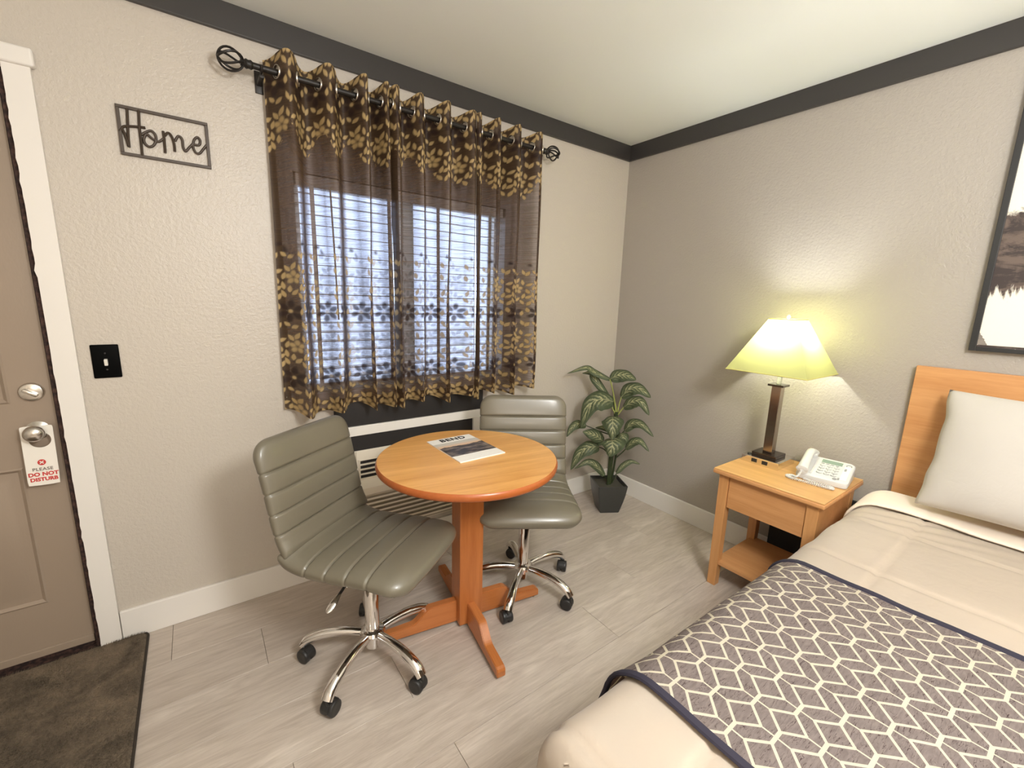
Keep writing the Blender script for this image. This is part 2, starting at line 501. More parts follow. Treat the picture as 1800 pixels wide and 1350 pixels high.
# door casing (worn inner edge) and cap
def worn_strip(bm, x0, x1, y0, y1, z0, z1, n=90):
    vs = []
    for i in range(n+1):
        z = z0+(z1-z0)*i/n
        e = max(0, noise.noise(Vector((z*26, 3.1, 0))))*.007
        vs.append([bm.verts.new(p) for p in ((x0-e, y0, z), (x1, y0, z), (x1, y1, z), (x0-e*.3, y1, z))])
    for a, b in zip(vs, vs[1:]):
        for k in range(4): bm.faces.new((a[k], a[(k+1) % 4], b[(k+1) % 4], b[k]))
    bm.faces.new(vs[0][::-1]); bm.faces.new(vs[-1])
bm = bmesh.new(); worn_strip(bm, -2.912, -2.85, -.020, 0.0, 0, 2.062); struct('trim_3', bm, M_trim)
bm = bmesh.new(); bx(bm, DX0-.075, -2.838, -.030, 0, 2.060, 2.114, bev=.008, seg=3); struct('trim_4', bm, M_trim)
bm = bmesh.new(); bx(bm, DX0-.065, DX0, -.02, 0, 0, 2.06, bev=.003); struct('trim_5', bm, M_trim)
# door jamb liner, dark gap seal
bm = bmesh.new()
bx(bm, DX1-.012, DX1, .0, .16, 0, DZ); bx(bm, DX0, DX0+.012, 0, .16, 0, DZ); bx(bm, DX0, DX1, 0, .16, DZ-.008, DZ)
bx(bm, DX0, DX1, .032, .16, -.001, .03); bx(bm, DX0, DX1, 0, .16, -.05, .003)
struct('trim_6', bm, M_gap)

# door
DY = .028
door = bpy.data.objects.new('door_1', None); COL.objects.link(door); door.location = (DX1, DY, 0); door['kind'] = 'structure'
dl, dr, dz0, dz1 = DX0+.015-DX1, -.019, .018, DZ-.014
bm = bmesh.new()
bx(bm, dl, dr, .006, .04, dz0, dz1)
px = [(-.405, -.122), (-.79, -.505)]
pz = [(.232, .764), (.995, 1.70), (1.78, 1.94)]
# face built as stiles/rails round sunken panels
zc = sorted({dz0, dz1, *[z for p in pz for z in p]})
bx(bm, px[0][1], dr, 0, .01, dz0, dz1); bx(bm, px[1][1], px[0][0], 0, .01, dz0, dz1); bx(bm, dl, px[1][0], 0, .01, dz0, dz1)
for a, b in ((dz0, .232), (.764, .995), (1.70, 1.78), (1.94, dz1)):
    for p in px: bx(bm, p[0], p[1], 0, .01, a, b)
obj('slab', bm, M_door, door)
for p in px:
    for q in pz:
        bm = bmesh.new()
        # raised moulding ring + raised field
        def ring(i0, y0, i1, y1):
            a = [(p[0]+i0, y0, q[0]+i0), (p[1]-i0, y0, q[0]+i0), (p[1]-i0, y0, q[1]-i0), (p[0]+i0, y0, q[1]-i0)]
            b = [(p[0]+i1, y1, q[0]+i1), (p[1]-i1, y1, q[0]+i1), (p[1]-i1, y1, q[1]-i1), (p[0]+i1, y1, q[1]-i1)]
            A = [bm.verts.new(v) for v in a]; B = [bm.verts.new(v) for v in b]
            for k in range(4): bm.faces.new((A[k], A[(k+1) % 4], B[(k+1) % 4], B[k]))
            return B
        ring(0, 0, .006, -.004); ring(.006, -.004, .016, .0052); ring(.016, .0052, .034, .0052)
        B = ring(.034, .0052, .05, -.001)
        bm.faces.new(B)
        bmesh.ops.remove_doubles(bm, verts=bm.verts, dist=.0001)
        obj('door_panel', bm, M_door, door, smooth=True, angle=25)
# black weather gap on the latch side
bm = bmesh.new(); worn_strip(bm, dr-.001, -.001, .004, .02, .01, DZ-.01); obj('weather_seal', bm, M_gap, door)
# bottom kick sweep
bm = bmesh.new(); bx(bm, dl, dr, -.006, .0, .02, .05, bev=.002); obj('door_sweep', bm, M_door, door)
# deadbolt
def TD(x, z): return TR(x-DX1, -0.0, z) @ RX(PI/2)
bm = bmesh.new(); T = TD(-2.983, 1.032)
lathe(bm, [(.033, 0), (.033, .004), (.029, .012), (.024, .014), (0.001, .014)], 28, T)
db = obj('deadbolt', bm, M_nickel, door, smooth=True)
bm = bmesh.new(); bx(bm, -.021, .021, -.006, .006, .012, .03, bev=.004, T=T @ RZ(-.6)); obj('thumb_turn', bm, M_nickel, db, smooth=True)
bm = bmesh.new(); T = TD(-2.984, .895)
lathe(bm, [(.032, 0), (.032, .005), (.02, .012), (.012, .018), (.011, .03), (.016, .036), (.025, .044), (.028, .056), (.026, .066), (.018, .073), (.006, .076), (.001, .076)], 28, T)
obj('door_knob', bm, M_nickel, door, smooth=True)

# window
win = bpy.data.objects.new('window_1', None); COL.objects.link(win); win.location = ((WX0+WX1)/2, .09, WZ0); win['kind'] = 'structure'
wc = (WX0+WX1)/2; hw = (WX1-WX0)/2; hh = WZ1-WZ0
bm = bmesh.new()
for a in ((-hw, -hw+.03, 0, hh), (hw-.03, hw, 0, hh), (-hw+.03, hw-.03, 0, .03), (-hw+.03, hw-.03, hh-.03, hh)):
    bx(bm, a[0], a[1], -.02, .05, a[2], a[3], bev=.002)
obj('window_frame', bm, M_ivory, win)
bm = bmesh.new(); mxm = -1.585-wc
bx(bm, mxm-.04, mxm+.04, -.015, .03, .03, hh-.03, bev=.003); obj('mullion', bm, M_ivory, win)
for a, b in ((-hw+.03, mxm-.04), (mxm+.04, hw-.03)):
    bm = bmesh.new(); bx(bm, a, b, .004, .009, .03, hh-.03); obj('pane', bm, M_glass, win)
# sill and black apron panel below
bm = bmesh.new(); bx(bm, -2.205, -.93, -.024, .06, .905, .944, bev=.004); struct('trim_7', bm, M_wall_l)
bm = bmesh.new(); bx(bm, -2.0, -1.158, -.012, 0, .756, .905, bev=.002); struct('trim_8', bm, M_blackpaint)
# white frame round the recess
bm = bmesh.new(); bx(bm, -2.0, -1.158, -.022, 0, .707, .756, bev=.003); struct('trim_9', bm, M_trim)
bm = bmesh.new(); bx(bm, -1.228, -1.158, -.022, 0, BB, .707, bev=.003); struct('trim_10', bm, M_trim)
bm = bmesh.new(); bx(bm, -2.0, -1.93, -.022, 0, BB, .707, bev=.003); struct('trim_11', bm, M_trim)
bm = bmesh.new(); bx(bm, RX0, RX1, .14, .155, RZ0, RZ1); bx(bm, RX0, RX0+.004, 0, .14, RZ0, RZ1); bx(bm, RX1-.004, RX1, 0, .14, RZ0, RZ1); bx(bm, RX0, RX1, 0.0, .14, RZ1-.004, RZ1); bx(bm, RX0+.002, RX1-.002, -.012, 0, .6265, .7065, bev=.001)
struct('trim_12', bm, M_blackpaint)

# outside ground
bm = bmesh.new(); bx(bm, -14, 12, .16, 24, -.6, -.4)
m = MT('pale_concrete', L(240, 240, 238), .9); m.color(m.mix(m.noise(m.co('Object'), 3, 4), L(232, 232, 230), L(248, 248, 247)))
struct('ground', bm, m.m)

# ================================================================== AIR CONDITIONER
ac = thing('air_conditioner', 'cream through-wall air conditioner in the black recess below the window, behind the table', 'air conditioner', (-1.579, 0, .175))
a0, a1, at_ = -.335, .335, .451
bm = bmesh.new()
bx(bm, a0, a1, -.045, .13, 0, .26, bev=.004)
bx(bm, a0, a1, -.014, .13, .25, at_, bev=.003)
obj('cabinet', bm, M_ac, ac)
bm = bmesh.new(); bx(bm, a0+.006, a1-.006, -.021, -.013, .402, at_-.001, bev=.003); obj('top_band', bm, M_ac, ac)
gz0, gz1 = .300, .402
bm = bmesh.new(); bx(bm, a0+.02, a1-.02, -.0165, -.0135, gz0, gz1); gr = obj('discharge_vent', bm, M_acdark, ac)
for i in range(5):
    z = gz0+(gz1-gz0)*i/4
    bm = bmesh.new(); bx(bm, a0+.02, a1-.02, -.022, -.0155, z-.0042, z+.0042, bev=.001); obj('slat', bm, M_ac, gr)
for i in range(6):
    x = a0+.022+(a1-a0-.044)*i/5
    bm = bmesh.new(); bx(bm, x-.003, x+.003, -.021, -.0155, gz0, gz1); obj('bar', bm, M_ac, gr)
bm = bmesh.new()
pp = [(-.022, .296), (-.060, .262), (-.060, .225), (-.044, .215), (-.012, .296)]
A = [bm.verts.new((a0+.008, y, z)) for y, z in pp]; B = [bm.verts.new((a1-.008, y, z)) for y, z in pp]
bm.faces.new(A); bm.faces.new(B[::-1])
for k in range(5): bm.faces.new((A[k], A[(k+1) % 5], B[(k+1) % 5], B[k]))
obj('control_cover', bm, M_ac, ac)
for i in range(8):
    z = .024+i*.0245
    bm = bmesh.new(); bx(bm, a0+.02, a1-.02, -.013, .013, -.0045, .0045, bev=.001, T=TR(0, -.053, z) @ RX(-.55)); obj('louver', bm, M_ac, ac)
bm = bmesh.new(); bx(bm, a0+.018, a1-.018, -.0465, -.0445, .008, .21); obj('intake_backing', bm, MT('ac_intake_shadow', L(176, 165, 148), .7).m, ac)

# ================================================================== BLIND
bl = thing('window_blind', 'white horizontal slat blind hanging in the window behind the curtains', 'blind', (wc, .035, WZ1))
bm = bmesh.new(); bx(bm, -hw+.01, hw-.01, -.025, .025, -.05, -.002, bev=.003); obj('headrail', bm, M_ivory, bl)
sm = None
zz = .075
k = 0
while zz < hh-.05:
    if sm is None:
        b = bmesh.new(); bx(b, -hw+.012, hw-.012, -.024, .024, -.0014, .0014); sm = bpy.data.meshes.new('slat'); b.to_mesh(sm); b.free(); sm.materials.append(M_ivory)
    o = bpy.data.objects.new('slat', sm); COL.objects.link(o); o.parent = bl; o.location = (0, 0, -zz); o.rotation_euler = (.10, 0, 0)
    zz += .043
bm = bmesh.new(); bx(bm, -hw+.012, hw-.012, -.022, .022, -hh+.022, -hh+.036, bev=.003); obj('bottom_rail', bm, M_ivory, bl)
for x in (-.475, -.13, .13, .45):
    bm = bmesh.new(); bx(bm, x-.009, x+.009, -.0258, -.0248, -hh+.03, -.04); obj('ladder_tape', bm, M_ivory, bl)
bm = bmesh.new(); tube(bm, [(-.40, -.034, -.04), (-.395, -.038, -.3), (-.39, -.04, -.62)], .004, 8); obj('tilt_wand', bm, M_ivory, bl)

# ================================================================== CURTAIN ROD
RZr, RYr = 2.222, -.09
rod = thing('curtain_rod', 'black iron curtain rod with twisted cage finials above the window', 'curtain rod', (-1.53, RYr, RZr))
bm = bmesh.new(); tube(bm, [(-.72, 0, 0), (.70, 0, 0)], .0115, 14); obj('pole', bm, M_iron, rod, smooth=True)
for s, x in ((-1, -.745), (1, .725)):
    bm = bmesh.new()
    for k in range(6):
        pts = []
        for i in range(13):
            t = i/12; th = PI*t
            r = .037*math.sin(th); xx = x+s*(.04-.04*math.cos(th))
            ph = 2*PI*k/6+1.3*t
            pts.append((xx, r*math.cos(ph), r*math.sin(ph)))
        tube(bm, pts, .0042, 6)
    f = obj('finial', bm, M_iron, rod, smooth=True)
    bm = bmesh.new(); lathe(bm, [(.012, 0), (.016, .006), (.014, .014), (.017, .022), (.0115, .03), (.0115, .04)], 16, TR(x+s*-.03, 0, 0) @ RY(s*PI/2)); obj('collar', bm, M_iron, f, smooth=True)
for x in (-.688, .68):
    bm = bmesh.new(); bx(bm, x-.008, x+.008, -.004, .088, -.034, -.022, bev=.002); bx(bm, x-.014, x+.014, .083, .089, -.06, .02, bev=.002)
    tube(bm, [(x, .015*math.cos(t), .015*math.sin(t)) for t in [PI*.9+i*PI*1.2/8 for i in range(9)]], .005, 8)
    obj('bracket', bm, M_iron, rod, smooth=True)

# ================================================================== CURTAINS
def ell(a, b, cx, cy, ang, ra, rb):
    c, s = math.cos(ang), math.sin(ang)
    x = (a-cx)*c+(b-cy)*s; y = -(a-cx)*s+(b-cy)*c
    return np.clip(1.9-1.6*np.sqrt((x/ra)**2+(y/rb)**2), 0, 1)
def leafsh(a, b, cx, cy, ang, ra, rb):
    c, s = math.cos(ang), math.sin(ang)
    x = ((a-cx)*c+(b-cy)*s)/ra; y = (-(a-cx)*s+(b-cy)*c)/rb
    w = np.clip(1-x*x, 0, 1)*(1-.25*x)
    return np.clip((w-np.abs(y))*3.0, 0, 1)*(np.abs(x) < 1)
def pattern(u, z):
    PQ, Q = .105, .29
    a = np.mod(u, PQ); b = np.mod(z-.945, Q)
    G = np.zeros_like(u); D = np.zeros_like(u)
    def rep(fn, arr, cx, cy, *r):
        for dx in (-PQ, 0, PQ):
            for dy in (-Q, 0, Q):
                if -.05 < cx+dx < PQ+.05 and -.05 < cy+dy < Q+.05:
                    np.maximum(arr, fn(a, b, cx+dx, cy+dy, *r), out=arr)
    for k in range(6):
        t = k*PI/3+.4
        rep(ell, D, .05+.027*math.cos(t), .085+.030*math.sin(t), t, .021, .0125)
    rep(ell, G, .05, .085, 0, .0085, .0085)
    F_ = np.zeros_like(u)
    for k in range(5):
        t = k*2*PI/5+.3
        rep(ell, F_, .066+.0165*math.cos(t), .225+.0165*math.sin(t), t, .0135, .0105)
    N_ = np.zeros_like(u)
    for cx, cy, an, l in ((.014, .145, 60, .020), (.030, .158, 115, .019), (.012, .180, 35, .018), (.030, .192, 100, .019), (.034, .232, 70, .018), (.016, .250, 25, .019),
                          (.046, .262, 125, .018), (.068, .272, 60, .020), (.092, .262, 100, .018), (.097, .185, 70, .019), (.090, .150, 125, .018), (.070, .165, 45, .019), (.052, .178, 85, .017),
                          (.008, .022, 60, .018), (.095, .030, 110, .018), (.092, .085, 80, .017), (.008, .105, 100, .017), (.062, .020, 30, .015), (.036, .030, 140, .015), (.008, .212, 110, .017)):
        rep(leafsh, G if (cx > .086 or cx < .016) else N_, cx, cy, math.radians(an), l, .0095)
    return G, D, F_, N_
CZT, CZB = 2.285, .868
def curtain(name, peaks, label, start, lv, rv):
    """peaks = x of folds that come forward; lv/rv = where the cloth ends (x)"""
    t = thing(name, label, 'curtain', ((lv+rv)/2, RYr, RZr), 0, 'brown floral curtain panels')
    pk = [peaks[0]-(peaks[1]-peaks[0])] + peaks + [peaks[-1]+(peaks[-1]-peaks[-2])]
    nx = int((rv-lv)/.0019); nz = 400
    xs = np.linspace(lv, rv, nx)
    ph = np.interp(xs, pk, np.arange(len(pk))*2*PI)
    zs = np.linspace(CZB, CZT, nz)
    PH, ZZ = np.meshgrid(ph, zs); XX, _ = np.meshgrid(xs, zs)
    tt = (CZT-ZZ)/(CZT-CZB)
    A = .047+.012*tt+.006*np.sin(PH*.37+start)
    c = np.cos(PH + .18*np.sin(ZZ*3.1+PH*.5)*tt)
    c = np.sign(c)*np.abs(c)**.8
    Y = RYr-A*c - .004*np.sin(ZZ*7+PH)
    XO = XX + .006*tt*np.sin(ZZ*2.3+PH*.7) - .012*np.sin(PH)*tt
    ZO = ZZ + (1-tt)**30*.012*np.cos(PH) + (tt > .9)*(tt-.9)/.1*(.012*np.sin(PH*.5+start)-.006*np.cos(PH))
    flat = PH/(2*PI)*.21+start*.03
    G, D, F_, N_ = pattern(flat, ZZ)
    full = np.clip((XX-(-1.20))/.03, 0, 1)+np.clip((-2.10-XX)/.02, 0, 1)+(ZZ > 1.8)+np.clip((.985-ZZ)/.02, 0, 1)
    full = np.clip(full+.0, 0, 1)
    G = np.maximum(G, np.maximum(F_, N_)*full)
    BACKLIT = np.maximum(F_*.6, N_*.8)*(1-full)  # leaves over the window darkened: their backlit look is painted into the pattern
    rnd_ = .30+.35*np.mod(np.floor(flat/.105)*.618+np.floor((ZZ-.945)/.145)*.37, 1)
    aa = np.mod(flat, .105)
    G = G*np.maximum(full, np.where(aa > .072, .9, rnd_))  # gold toned down there too, as part of the painted backlit look
    top = np.clip((ZZ-1.985-.05*np.sin(flat*37))/.06, 0, 1)
    low = np.clip((1.585+.03*np.sin(flat*61)-ZZ)/.02, 0, 1)
    act = np.maximum(low, (top > .02).astype(float))
    G *= act; D *= act; BACKLIT = BACKLIT*act
    dens = np.maximum(top*.85, np.clip((ZZ-2.24)/.01, 0, 1))
    dens = np.maximum(dens, np.clip((CZB+.012-ZZ)/.004, 0, 1))
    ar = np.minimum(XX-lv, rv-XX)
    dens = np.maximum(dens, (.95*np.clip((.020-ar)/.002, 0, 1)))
    co = np.stack([XO-(lv+rv)/2, Y-RYr, ZO-RZr], -1).reshape(-1, 3)
    idx = np.arange(nx*nz).reshape(nz, nx)
    # eyelet holes where the pole passes through
    q = np.arange(math.ceil((ph[0]-PI/2)/PI), math.floor((ph[-1]-PI/2)/PI)+1)
    eye = [(PI/2+k*PI) for k in q]
    arc = np.concatenate([[0], np.cumsum(np.hypot(np.diff(xs), np.diff(Y[-40])))])
    keep = np.ones((nz-1, nx-1), bool)
    ex = []
    for e in eye:
        x = np.interp(e, ph, xs); s = np.interp(x, xs, arc); ex.append((x, e))
        dd = np.hypot((arc[None, :]-s)*np.ones((nz, 1)), ZZ-RZr)
        keep &= ~(dd[:-1, :-1] < .0215)
    f = np.stack([idx[:-1, :-1], idx[:-1, 1:], idx[1:, 1:], idx[1:, :-1]], -1)[keep]
    me = bpy.data.meshes.new('fabric')
    me.vertices.add(len(co)); me.vertices.foreach_set('co', co.ravel())
    nf = len(f)
    me.loops.add(nf*4); me.loops.foreach_set('vertex_index', f.ravel().astype(np.int32))
    me.polygons.add(nf); me.polygons.foreach_set('loop_start', np.arange(nf, dtype=np.int32)*4); me.polygons.foreach_set('loop_total', np.full(nf, 4, np.int32))
    me.polygons.foreach_set('use_smooth', np.ones(nf, bool))
    uv = me.uv_layers.new(name='UVMap')
    UV = np.stack([flat, ZZ], -1).reshape(-1, 2)[f.ravel()]
    uv.data.foreach_set('uv', UV.ravel().astype(np.float32))
    ca = me.color_attributes.new('pattern', 'FLOAT_COLOR', 'POINT')
    ca.data.foreach_set('color', np.stack([G, np.maximum(D, BACKLIT*.55), dens, np.ones_like(G)], -1).astype(np.float32).ravel())
    me.update(); me.validate()
    me.materials.append(M_curtain)
    o = bpy.data.objects.new('fabric', me); COL.objects.link(o); o.parent = t
    gm = None
    for x, e in ex:
        i = int(np.argmin(np.abs(xs-x))); i = min(max(i, 2), nx-3)
        row = -18
        d = Vector((XO[row][i+2]-XO[row][i-2], Y[row][i+2]-Y[row][i-2], 0)).normalized()
        if gm is None:
            b = bmesh.new()
            tube(b, [(0, .0235*math.cos(k*2*PI/24), .0235*math.sin(k*2*PI/24)) for k in range(24)], .0022, 8, closed=True, flat=.0055)
            gm = bpy.data.meshes.new('grommet'); b.to_mesh(gm); b.free(); gm.materials.append(M_grommet)
            for p_ in gm.polygons: p_.use_smooth = True
        go = bpy.data.objects.new('grommet', gm); COL.objects.link(go); go.parent = t
        go.location = (XO[row][i]-(lv+rv)/2, Y[row][i]-RYr, 0); go.rotation_euler = (0, 0, math.atan2(d.y, d.x)+PI/2)
    return t
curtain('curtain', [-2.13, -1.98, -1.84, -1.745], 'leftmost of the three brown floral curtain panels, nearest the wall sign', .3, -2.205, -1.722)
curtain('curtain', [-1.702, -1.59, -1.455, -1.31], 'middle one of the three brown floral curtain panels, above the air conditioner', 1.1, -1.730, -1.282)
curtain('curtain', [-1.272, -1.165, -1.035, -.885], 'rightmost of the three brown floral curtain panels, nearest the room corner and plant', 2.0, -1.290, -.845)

# ================================================================== WALL SIGN
sg = thing('home_sign', 'dark brown wooden cut-out sign reading Home on the wall beside the door', 'sign', (-2.53, 0, 1.932))
bm = bmesh.new()
w, h, t = .130, .0805, .0098
for a in ((-w, w, h-t, h), (-w, w, -h, -h+t), (-w, -w+t, -h+t, h-t), (w-t, w, -h+t, h-t)):
    bx(bm, a[0], a[1], -.011, -.001, a[2], a[3], bev=.001)
obj('frame', bm, M_sign, sg)
ST = {'Hl': [(-0.0984, 0.074), (-0.1025, 0.0191), (-0.1051, -0.0218), (-0.1058, -0.0525)],
'Hx': [(-0.1274, -0.0057), (-0.1197, 0.0051), (-0.1114, 0.0134), (-0.0875, 0.0186), (-0.0704, 0.0206), (-0.0549, 0.0222)],
'Hd': [(-0.1197, 0.0051), (-0.1151, -0.0059), (-0.1105, -0.025), (-0.1072, -0.0497)],
'Hr': [(-0.0678, 0.0745), (-0.0713, 0.0204), (-0.0716, -0.0246), (-0.0725, -0.0745)],
'o': [(-0.0678, -0.0033), (-0.0546, 0.0079), (-0.04, 0.0154), (-0.0296, 0.0054), (-0.0288, -0.0132), (-0.0377, -0.0318), (-0.0506, -0.0387), (-0.0611, -0.0306), (-0.0624, -0.0144), (-0.0535, 0.002), (-0.0439, -0.0061), (-0.0324, -0.014), (-0.0201, -0.0151), (-0.0064, -0.002)],
'ms': [(-0.0058, 0.0222), (-0.0054, -0.0102), (-0.0066, -0.0506)],
'm1': [(-0.0028, 0.0072), (0.0083, 0.0198), (0.0173, 0.0096), (0.0223, -0.0147), (0.0223, -0.0399)],
'm2': [(0.0261, -0.0033), (0.037, 0.0151), (0.0474, 0.0078), (0.0486, -0.0198), (0.055, -0.0319), (0.0678, -0.0158), (0.0806, -0.0)],
'e': [(0.0804, -0.0027), (0.0978, -0.0018), (0.1022, 0.0155), (0.0943, 0.0242), (0.0832, 0.0114), (0.0791, -0.0134), (0.0856, -0.0306), (0.0972, -0.0304), (0.1104, -0.0123), (0.1216, 0.0033)]}
for nm, ks in (('letter_h', ('Hl', 'Hx', 'Hd', 'Hr')), ('letter_o', ('o',)), ('letter_m', ('ms', 'm1', 'm2')), ('letter_e', ('e',))):
    bm = bmesh.new()
    for j, k in enumerate(ks):
        fat = .0060 if k[0] in 'Hm' and k != 'm2' else .0048
        tube(bm, [(p.x, -.006-.0003*j, p.y) for p in smoothpts([(a, b, 0) for a, b in ST[k]], 8)], fat, 8, flat=.0042)
    obj(nm, bm, M_sign, sg, smooth=True, angle=60)

# ================================================================== SWITCH
sw = thing('light_switch', 'black oversized wall plate with white toggle switch beside the door frame', 'light switch', (-2.7775, 0, 1.131))
bm = bmesh.new(); bx(bm, -.0385, .0385, -.007, 0, -.061, .061, bev=.004, seg=3); obj('plate', bm, M_switch, sw, smooth=True)
bm = bmesh.new(); bx(bm, -.005, .005, -.018, -.004, -.0115, .0115, bev=.002, T=RX(.25)); obj('toggle', bm, M_ivory, sw)
for z in (.03, -.03):
    bm = bmesh.new(); lathe(bm, [(.003, 0), (.0025, .001), (.0005, .0012)], 12, TR(0, -.007, z) @ RX(PI/2)); obj('screw', bm, M_blackplastic, sw)

# ================================================================== DOOR TAG
tg = thing('door_hanger', 'white please do not disturb card hanging on the door knob', 'tag', (-2.984, -.004, .897))
tg.rotation_euler = (0, math.radians(1.0), 0)
def rrect(w0, w1, h0, h1, r, n=5):
    out = []
    for cx, cy, a in ((w1-r, h1-r, 0), (w0+r, h1-r, PI/2), (w0+r, h0+r, PI), (w1-r, h0+r, 1.5*PI)):
        for i in range(n+1): out.append((cx+r*math.cos(a+PI/2*i/n), cy+r*math.sin(a+PI/2*i/n)))
    return out
bm = bmesh.new()
cxh, czh, rh = .007, -.031, .0275
NH = 64
outer, inner = [], []
for i in range(NH):
    a = 2*PI*i/NH; c_, s_ = math.cos(a), math.sin(a)
    inner.append((cxh+rh*c_, czh+rh*s_))
    k = min(((.042 if c_ > 0 else -.038)-cxh)/c_ if abs(c_) > 1e-6 else 9, ((.020 if s_ > 0 else -.196)-czh)/s_ if abs(s_) > 1e-6 else 9)
    outer.append((cxh+k*c_, czh+k*s_))
for q in ((.042, .020), (-.038, .020), (-.038, -.196), (.042, -.196)):
    k = min(range(NH), key=lambda n: (outer[n][0]-q[0])**2+(outer[n][1]-q[1])**2)
    outer[k] = (q[0]-math.copysign(.0016, q[0]-cxh), q[1]-math.copysign(.0016, q[1]-czh))
lay = []
for yy in (-.0007, .0007):
    lay.append(([bm.verts.new((x, yy, z)) for x, z in outer], [bm.verts.new((x, yy, z)) for x, z in inner]))
(o0, i0_), (o1, i1_) = lay
for A, B in ((o0, i0_), (i1_, o1), (o1, o0), (i0_, i1_)):
    for i in range(NH): bm.faces.new((A[i], A[(i+1) % NH], B[(i+1) % NH], B[i]))
obj('card', bm, M_tag, tg)
TT = lambda x, z: TR(x, -.0011, z) @ RX(PI/2)
obj('lettering', text_bm('PLEASE', .0155, T=TT(.003, -.142), bold=.0002, space=1.08), M_grayink, tg)
obj('lettering', text_bm('DO NOT', .0185, T=TT(.003, -.1615), bold=.0007), M_red, tg)
obj('lettering', text_bm('DISTURB', .0175, T=TT(.003, -.180), bold=.0007), M_red, tg)
bm = bmesh.new(); lathe(bm, [(.0105, 0), (.0105, .0006)], 24, TT(.003, -.112)); ic = obj('icon_disc', bm, M_red, tg)
bm = bmesh.new()
for a in (PI/4, -PI/4): bx(bm, -.0068, .0068, -.0015, .0015, .0006, .0010, T=TT(.003, -.112) @ RZ(a))
obj('cross', bm, M_tag, ic)

# ================================================================== DOOR RUG
rug = thing('door_mat', 'brown shaggy pile mat with dark bound edge on the floor before the door', 'rug', (-3.30, -.679, 0))
nx, ny = 120, 150
bm = bmesh.new()
x0, x1, y0, y1, rr = -.62, .53, -.70, .672, .03
grid = []
def inset(px_, py_):
    d = min(px_-x0, x1-px_, py_-y0, y1-py_)
    return d
for j in range(ny+1):
    row = []
    for i in range(nx+1):
        x = x0+(x1-x0)*i/nx; y = y0+(y1-y0)*j/ny
        cx = min(max(x, x0+rr), x1-rr); cy = min(max(y, y0+rr), y1-rr)
        dx, dy = x-cx, y-cy
        dm = max(abs(dx), abs(dy)); hyp = math.hypot(dx, dy)
        if hyp > 1e-6: x, y = cx+dx*dm/hyp, cy+dy*dm/hyp
        d = rr-dm
        z = .017*min(1, math.sqrt(max(0, d)/.018)) + noise.noise(Vector((x*7, y*7, 0)))*.002*(d > .01) + noise.noise(Vector((x*60, y*60, 3)))*.0016*(d > .004)
        row.append(bm.verts.new((x, y, max(z, .0012))))
    grid.append(row)
for j in range(ny):
    for i in range(nx): bm.faces.new((grid[j][i], grid[j][i+1], grid[j+1][i+1], grid[j+1][i]))
pl = obj('pile', bm, M_rug, rug, smooth=True, angle=180)
# short pile fibres over the part of the mat nearest the room
rg = np.random.default_rng(3)
NF = 60000
fx = rg.uniform(-.05, x1-.012, NF); fy = rg.uniform(y0+.012, y1-.012, NF)
lean = np.array([noise.noise(Vector((a*6, b*6, 0))) for a, b in zip(fx, fy)])*2.6 + rg.normal(0, .6, NF)
hh2 = .0115+.004*rg.random(NF); dx2 = np.cos(lean)*.007; dy2 = np.sin(lean)*.007; wd = .0011
ang = rg.uniform(0, PI, NF); wx = np.cos(ang)*wd; wy = np.sin(ang)*wd
z0_ = np.full(NF, .010)
V = np.stack([np.stack([fx-wx, fy-wy, z0_], -1), np.stack([fx+wx, fy+wy, z0_], -1), np.stack([fx+dx2, fy+dy2, z0_+hh2], -1)], 1).reshape(-1, 3)
me = bpy.data.meshes.new('pile_fibers'); me.vertices.add(NF*3); me.vertices.foreach_set('co', V.ravel())
me.loops.add(NF*3); me.loops.foreach_set('vertex_index', np.arange(NF*3, dtype=np.int32))
me.polygons.add(NF); me.polygons.foreach_set('loop_start', np.arange(NF, dtype=np.int32)*3); me.polygons.foreach_set('loop_total', np.full(NF, 3, np.int32))
me.update(); me.validate(); me.materials.append(M_rug)
fb = bpy.data.objects.new('pile_fibers', me); COL.objects.link(fb); fb.parent = rug; fb['kind'] = 'stuff'
bm = bmesh.new()
ed = rrect(x0, x1, y0, y1, rr, 6)
tube(bm, [(a, b, .0045) for a, b in ed], .0045, 8, closed=True); obj('binding', bm, M_rugedge, rug, smooth=True)

# ================================================================== TABLE
TC = (-1.638, -.664)
TZ = .757
tb = thing('round_table', 'round maple-topped cafe table on a square cherry pedestal between the two chairs', 'table', (*TC, 0), math.radians(-9))
bm = bmesh.new(); lathe(bm, [(.362, TZ-.006), (.362, TZ)], 96); obj('tabletop', bm, M_table_top, tb)
bm = bmesh.new(); R = .3675
lathe(bm, [(.2, TZ-.031), (.355, TZ-.031), (.362, TZ-.029), (R-.001, TZ-.024), (R+.001, TZ-.016), (R, TZ-.008), (R-.003, TZ-.002), (.3621, TZ), (.3615, TZ-.0065), (.2, TZ-.0065)], 96)
obj('edge_band', bm, M_edge, tb, smooth=True, angle=50)
bm = bmesh.new(); bx(bm, -.0525, .0525, -.0525, .0525, .012, TZ-.031, bev=.004); obj('pedestal', bm, M_cherry, tb)
bm = bmesh.new(); bx(bm, -.14, .14, -.14, .14, TZ-.05, TZ-.03, bev=.003); obj('mounting_plate', bm, M_cherry, tb)
